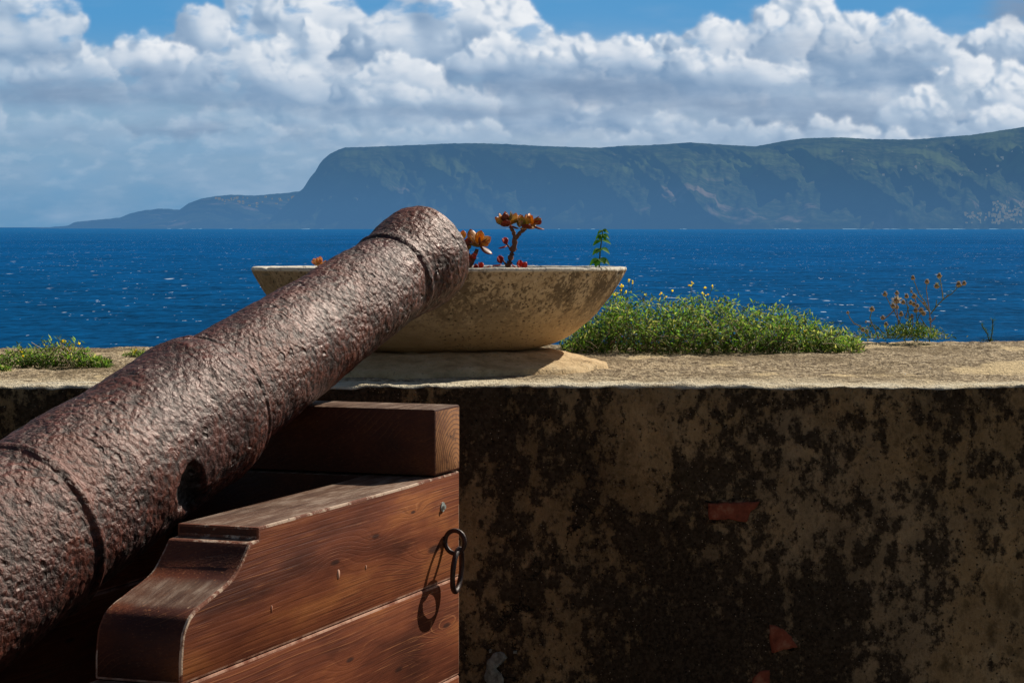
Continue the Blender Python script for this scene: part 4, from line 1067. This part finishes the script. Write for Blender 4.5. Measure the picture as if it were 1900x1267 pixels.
GREENS = [(.075,.150,.020),(.11,.19,.030),(.045,.105,.018),(.16,.21,.06),(.08,.15,.045),(.25,.25,.10)]
def bush(name, label, cat, outline, Ymid, Ydep, dens, seed, leafL=.0125, flowers=(), base_py=648, droop=0.):
    """low spreading herb; outline = skyline of the plant as (px, py)"""
    rnd = random.Random(seed)
    x0, x1 = outline[0][0], outline[-1][0]
    base = at((x0+x1)/2, base_py, Ymid); base.z = WALL_TOP+.003; root = empty(name, base); ro = Vector(base)
    tag(root, label, cat); st = Acc(); lf = Acc(); fl = Acc()
    nst = int((x1-x0)*dens)
    for k in range(nst):
        px = rnd.uniform(x0, x1); Y = Ymid+rnd.uniform(-1, 1)*Ydep
        sky = interp(outline, px)
        X = (px-950)/F*Y; H = max(.006, (EYE-(sky-422)/F*Y-WALL_TOP)*.93)
        w = (Y-Ymid)/Ydep; H *= (1-.45*max(0, -w)**1.6)*((.42+.56*rnd.random())*(1+.16*mn.noise(Vector((px*.05, Y*20, 1)))) if rnd.random() > .03 else rnd.uniform(.95, 1.06))
        lean = Vector((rnd.gauss(0, .75), rnd.gauss(-.15, .5), 1))
        b0 = Vector((X, Y, WALL_TOP))-Vector((lean.x*H*.7, lean.y*H*.5, 0)); P = []
        m = max(3, int(H/.012)); 
        for i in range(m+1):
            t = i/m; P.append(b0+Vector((lean.x*H*(t**1.2), lean.y*H*t*.8, H*t))+Vector((mn.noise(Vector((k, t*3, 0))), mn.noise(Vector((k, t*3, 9))), 0))*.012*t)
        if rnd.random() < .55: st.tube([q-ro for q in P], [.0011*(1-.6*i/m) for i in range(m+1)], 4, rnd.choice([(.12,.13,.04),(.20,.12,.07),(.10,.14,.04)]), False)
        for i in range(m+1):
            t = i/m
            if t < .15 and H > .05 and w < .2 and rnd.random() < .5: continue
            for q in range(3):
                c = rnd.choice(GREENS); g = rnd.choice((.45,.8,1.,1.25,1.5))*(.55+.6*t)
                d = Vector((rnd.gauss(0, 1), rnd.gauss(-.2, 1), rnd.gauss(.45, .6)))
                p = P[i]+Vector((rnd.gauss(0, .004), rnd.gauss(0, .004), rnd.gauss(0, .003)))
                p.z = max(p.z, WALL_TOP+.002)
                flat_leaf(lf, p-ro, d, Vector((rnd.gauss(0, .5), rnd.gauss(0, .5), 1)), leafL*rnd.uniform(.6, 1.35), leafL*.33*rnd.uniform(.7, 1.2), tuple(v*g*1.75 for v in c))
    for k in range(int((x1-x0)*.16)):                                # dry stalks tangled at the foot
        px = rnd.uniform(x0, x1); sky = interp(outline, px); H = max(.004, (EYE-(sky-422)/F*Ymid-WALL_TOP))
        q = Vector(((px-950)/F*Ymid, Ymid-Ydep*rnd.uniform(.5, 1.0), WALL_TOP+H*rnd.uniform(.03, .45)))
        d = Vector((rnd.gauss(0, 1), rnd.gauss(-.1, .3), rnd.gauss(.2, .5))).normalized()*rnd.uniform(.015, .05)*min(1, H/.06)
        st.tube([q-ro, q+d*.5+Vector((0, 0, .003))-ro, q+d-ro], .0008, 4, rnd.choice([(.52,.42,.28),(.36,.24,.15),(.60,.52,.36)]), False)
    for (px, py, n) in flowers:
        fl = Acc()
        for q in range(n):
            p = at(px+rnd.gauss(0, 5), py+rnd.gauss(0, 4), Ymid-Ydep*.1+rnd.uniform(-.02, .02))
            for r in range(3):
                flat_leaf(fl, p-ro, Vector((rnd.gauss(0, 1), rnd.gauss(-.5, .6), rnd.gauss(.3, .7))), Vector((0, -1, .4)), .0056, .0042, rnd.choice([(.95,.74,.04),(.98,.82,.10),(.95,.62,.02)]))
            q0 = p+Vector((rnd.gauss(0, .004), .004, -.02)); st.tube([q0-ro, p-ro], .0006, 4, (.12, .16, .04), False)
        fl.build('flower', M['petal'], root)
    st.build('stem', M['stem'], root); lf.build('foliage', M['leaf'], root)
bush('flowering_shrub', 'broad low green shrub with small yellow flowers on the wall right of the bowl', 'shrub',
     [(1050,632),(1075,600),(1100,575),(1125,545),(1150,527),(1170,532),(1185,545),(1205,542),(1225,541),(1245,545),(1262,536),(1280,528),(1296,532),(1312,546),(1330,545),(1346,540),(1358,536),(1372,548),(1390,562),(1408,563),(1432,558),(1448,565),(1470,564),(1488,573),(1505,582),(1525,592),(1545,601),(1562,612),(1580,622),(1596,632)],
     5.20, .155, 1.65, 31, flowers=[(1148,530,3),(1160,540,2),(1142,548,2),(1170,526,1),(1225,547,2),(1240,545,1),(1285,527,2),(1310,544,3),(1322,536,1),(1330,558,1),(1163,520,1),(1500,618,1)])
def straggle(root_obj_label=None): pass
bush('creeping_herb', 'small green creeping herb with yellow flowers on the wall top at far left', 'plant',
     [(4,655),(22,640),(45,645),(68,640),(86,628),(100,618),(120,626),(135,622),(150,636),(165,652),(185,664),(200,670)],
     4.60, .06, 1.0, 32, .011, flowers=[(42,644,1),(45,652,1),(118,636,2),(126,650,2),(155,640,1),(172,662,1)])
bush('weed_tuft', 'tiny green weed tuft cut by the left edge of the picture', 'plant', [(-14,685),(-4,680),(8,679),(17,686)], 4.45, .02, .9, 33, .009)
bush('weed_tuft', 'tiny yellow green weed tuft on the wall top just left of the barrel', 'plant', [(232,656),(242,652),(252,650),(262,653),(270,658)], 4.95, .03, .9, 34, .008, flowers=[(246,652,2)])

def seedhead(p, r, seed, fluffy=False):
    """dried flower head: a bulbous cup with a tuft on top"""
    a = Acc(); rnd = random.Random(seed); V = []; Fc = []; C = []; m = 9
    prof = [(-.9,.15),(-.7,.75),(-.25,1.),(.15,.85),(.45,.55),(.75,.50),(1.05,.55),(1.15,.2)]
    for z, rr in prof:
        for k in range(m):
            an = 2*math.pi*k/m; V.append(p+Vector((math.cos(an)*rr*r*(1+.12*rnd.uniform(-1, 1)), math.sin(an)*rr*r, z*r*1.1)))
            C.append((.66,.50,.30) if z < -.1 else ((.30,.18,.10) if z < .5 else (.80,.70,.52)))
    for i in range(len(prof)-1):
        for k in range(m): k2 = (k+1) % m; Fc.append((i*m+k, i*m+k2, (i+1)*m+k2, (i+1)*m+k))
    Fc.append(tuple(range(m))[::-1]); Fc.append(tuple((len(prof)-1)*m+k for k in range(m)))
    a.add(V, Fc, C)
    for k in range(16 if not fluffy else 70):
        d = Vector((rnd.gauss(0, 1), rnd.gauss(0, 1), rnd.gauss(.6 if not fluffy else .5, .7))).normalized()
        flat_leaf(a, p+d*r*.7, d, Vector((1, .3, .2)), r*(.75 if not fluffy else 1.3), r*.22, (.62,.46,.30) if not fluffy else (.85,.74,.60))
    return a
def wiry():
    rnd = random.Random(77); Y = 5.50
    p0 = at(1690, 630, Y); p0.z = WALL_TOP; root = empty('seedhead_plant', p0); ro = Vector(p0)
    tag(root, 'wiry weed with dry brown seed heads on thin stems at the wall edge', 'plant')
    st = Acc(); lf = Acc()
    def PT(x, y, dy=0): return at(x, y, Y+dy)-ro
    lines = [ # stems as sketched in plan and elevation
     [(1727,624),(1727,604),(1725,582),(1722,560),(1719,540),(1720,522)], [(1725,580),(1716,560),(1705,545),(1696,520)], [(1724,578),(1712,562),(1700,550),(1690,540)],
     [(1727,582),(1740,566),(1752,554),(1766,545),(1779,532)], [(1750,556),(1748,540),(1744,515)], [(1744,532),(1738,529)], [(1779,533),(1788,528)],
     [(1674,606),(1664,588),(1660,578),(1652,566),(1646,554),(1642,545)], [(1660,575),(1650,584),(1640,593)], [(1660,575),(1664,569)], [(1640,592),(1636,585)],
     [(1630,628),(1624,612),(1618,600),(1610,597)], [(1618,600),(1614,590),(1618,575)], [(1614,626),(1605,615),(1596,606),(1596,602)], [(1598,606),(1585,600),(1577,590),(1573,581)],
     [(1648,628),(1645,612),(1644,603)], [(1640,620),(1630,608),(1622,602)], [(1690,626),(1694,600),(1693,585)], [(1702,624),(1702,600),(1700,578)], [(1700,600),(1706,584),(1712,580)], [(1665,620),(1668,600),(1672,588)],
     [(1722,610),(1712,596),(1708,588)], [(1725,600),(1733,592),(1736,588)], [(1600,626),(1585,620),(1560,614)], [(1755,552),(1760,546)], [(1733,575),(1737,566),(1738,556)], [(1700,562),(1697,552),(1696,548)], [(1680,590),(1686,570),(1676,560)], [(1668,612),(1664,572),(1664,548)],[(1690,600),(1684,572),(1682,556)]]
    for i, L in enumerate(lines):
        st = Acc(); dy = rnd.uniform(-.05, .05); P = [PT(x, y, dy) for x, y in L]
        st.tube(P, [.0016-.0007*k/(len(P)-1) for k in range(len(P))], 5, rnd.choice([(.34,.29,.15),(.42,.27,.20),(.22,.26,.09)]), False); st.build('stem', M['stem'], root)
    heads = [(1694,516,5.4,0),(1720,523,5.6,0),(1743,512,6,0),(1738,531,6.4,0),(1779,528,7,0),(1789,526,5.4,0),(1642,546,6,0),(1664,544,5.2,0),(1682,550,5.4,0),(1691,541,3.2,0),(1696,550,6,0),(1663,558,8,1),(1657,568,6,0),(1664,570,5,0),(1676,561,5.4,0),(1690,562,5.4,0),(1696,565,5.2,0),(1702,568,4.6,0),(1699,576,6,0),(1709,576,6,0),(1714,582,5.4,0),(1618,574,6,0),(1573,580,3.4,0),(1638,590,5.4,0),(1644,602,5.4,0),(1672,583,6,0),(1692,587,5,0),(1601,612,5,0),(1608,615,5,0),(1714,563,3.4,0),(1607,597,2.6,0),(1726,592,4,0)]
    for i, (x, y, r, fl) in enumerate(heads):
        a = seedhead(PT(x, y, rnd.uniform(-.05, .05)), r*.00098, i+3, bool(fl))
        o = a.build('seed_head', M['seed'], root)
        if fl: o['label'] = 'open fluffy white seed head'
    # small leaves in the middle and along the stems
    for k in range(1150):
        if rnd.random() < .78:
            px = rnd.gauss(1694, 27); hmax = (26+22*mn.noise(Vector((px*.11, 0, 3))))*math.exp(-((px-1690)/52)**2); py = 630-rnd.random()*(hmax+4)
        else:
            px = rnd.choice([rnd.gauss(1733, 9), rnd.gauss(1640, 16), rnd.gauss(1612, 14)]); py = 629-abs(rnd.gauss(0, 11))
        c = rnd.choice(GREENS); g = rnd.uniform(.6, 1.15)
        flat_leaf(lf, PT(px, py, rnd.uniform(-.05, .05)), Vector((rnd.gauss(0, 1), rnd.gauss(0, 1), rnd.gauss(.5, .6))), Vector((rnd.gauss(0, .4), -.3, 1)), rnd.uniform(.008, .015), rnd.uniform(.003, .0050), tuple(v*g*1.6 for v in c))
    for L in lines[:6]:
        for k in range(9):
            t = rnd.random(); i = int(t*(len(L)-1)); q = PT(*L[i]).lerp(PT(*L[min(i+1, len(L)-1)]), rnd.random())
            flat_leaf(lf, q, Vector((rnd.gauss(0, .6), rnd.gauss(0, .5), 1)), Vector((1, 0, 0)), rnd.uniform(.008, .016), .0022, rnd.choice(GREENS))
    lf.build('foliage', M['leaf'], root)
wiry()
def sprig():
    rnd = random.Random(9); Y = 5.60; p0 = at(1840, 632, Y); p0.z = WALL_TOP-.002; root = empty('rosemary_sprig', p0); ro = Vector(p0)
    tag(root, 'little two-stemmed sprig with needle leaves on the wall edge at far right', 'plant')
    st = Acc(); lf = Acc()
    for L in ([(1838,634),(1840,622),(1842,608),(1842,592)], [(1836,634),(1832,620),(1826,611),(1821,602)]):
        st = Acc(); P = [at(x, y, Y)-ro for x, y in L]; st.tube(P, .0012, 5, (.10,.12,.05), False); st.build('stem', M['stem'], root)
        for k in range(80):
            t = rnd.random()*(len(P)-1); i = int(t); q = P[i].lerp(P[i+1], t-i)
            flat_leaf(lf, q, Vector((rnd.gauss(0, 1), rnd.gauss(0, 1), 1.1)), Vector((1, 0, .2)), rnd.uniform(.006, .011), .0017, rnd.choice([(.05,.12,.04),(.08,.16,.05),(.12,.19,.06)]))
    for k in range(30): flat_leaf(lf, at(rnd.gauss(1832, 8), 633, Y)-ro, Vector((rnd.gauss(0, 1), rnd.gauss(0, 1), .5)), Vector((0, 0, 1)), .008, .003, (.08,.10,.04))
    lf.build('needles', M['leaf'], root)
sprig()
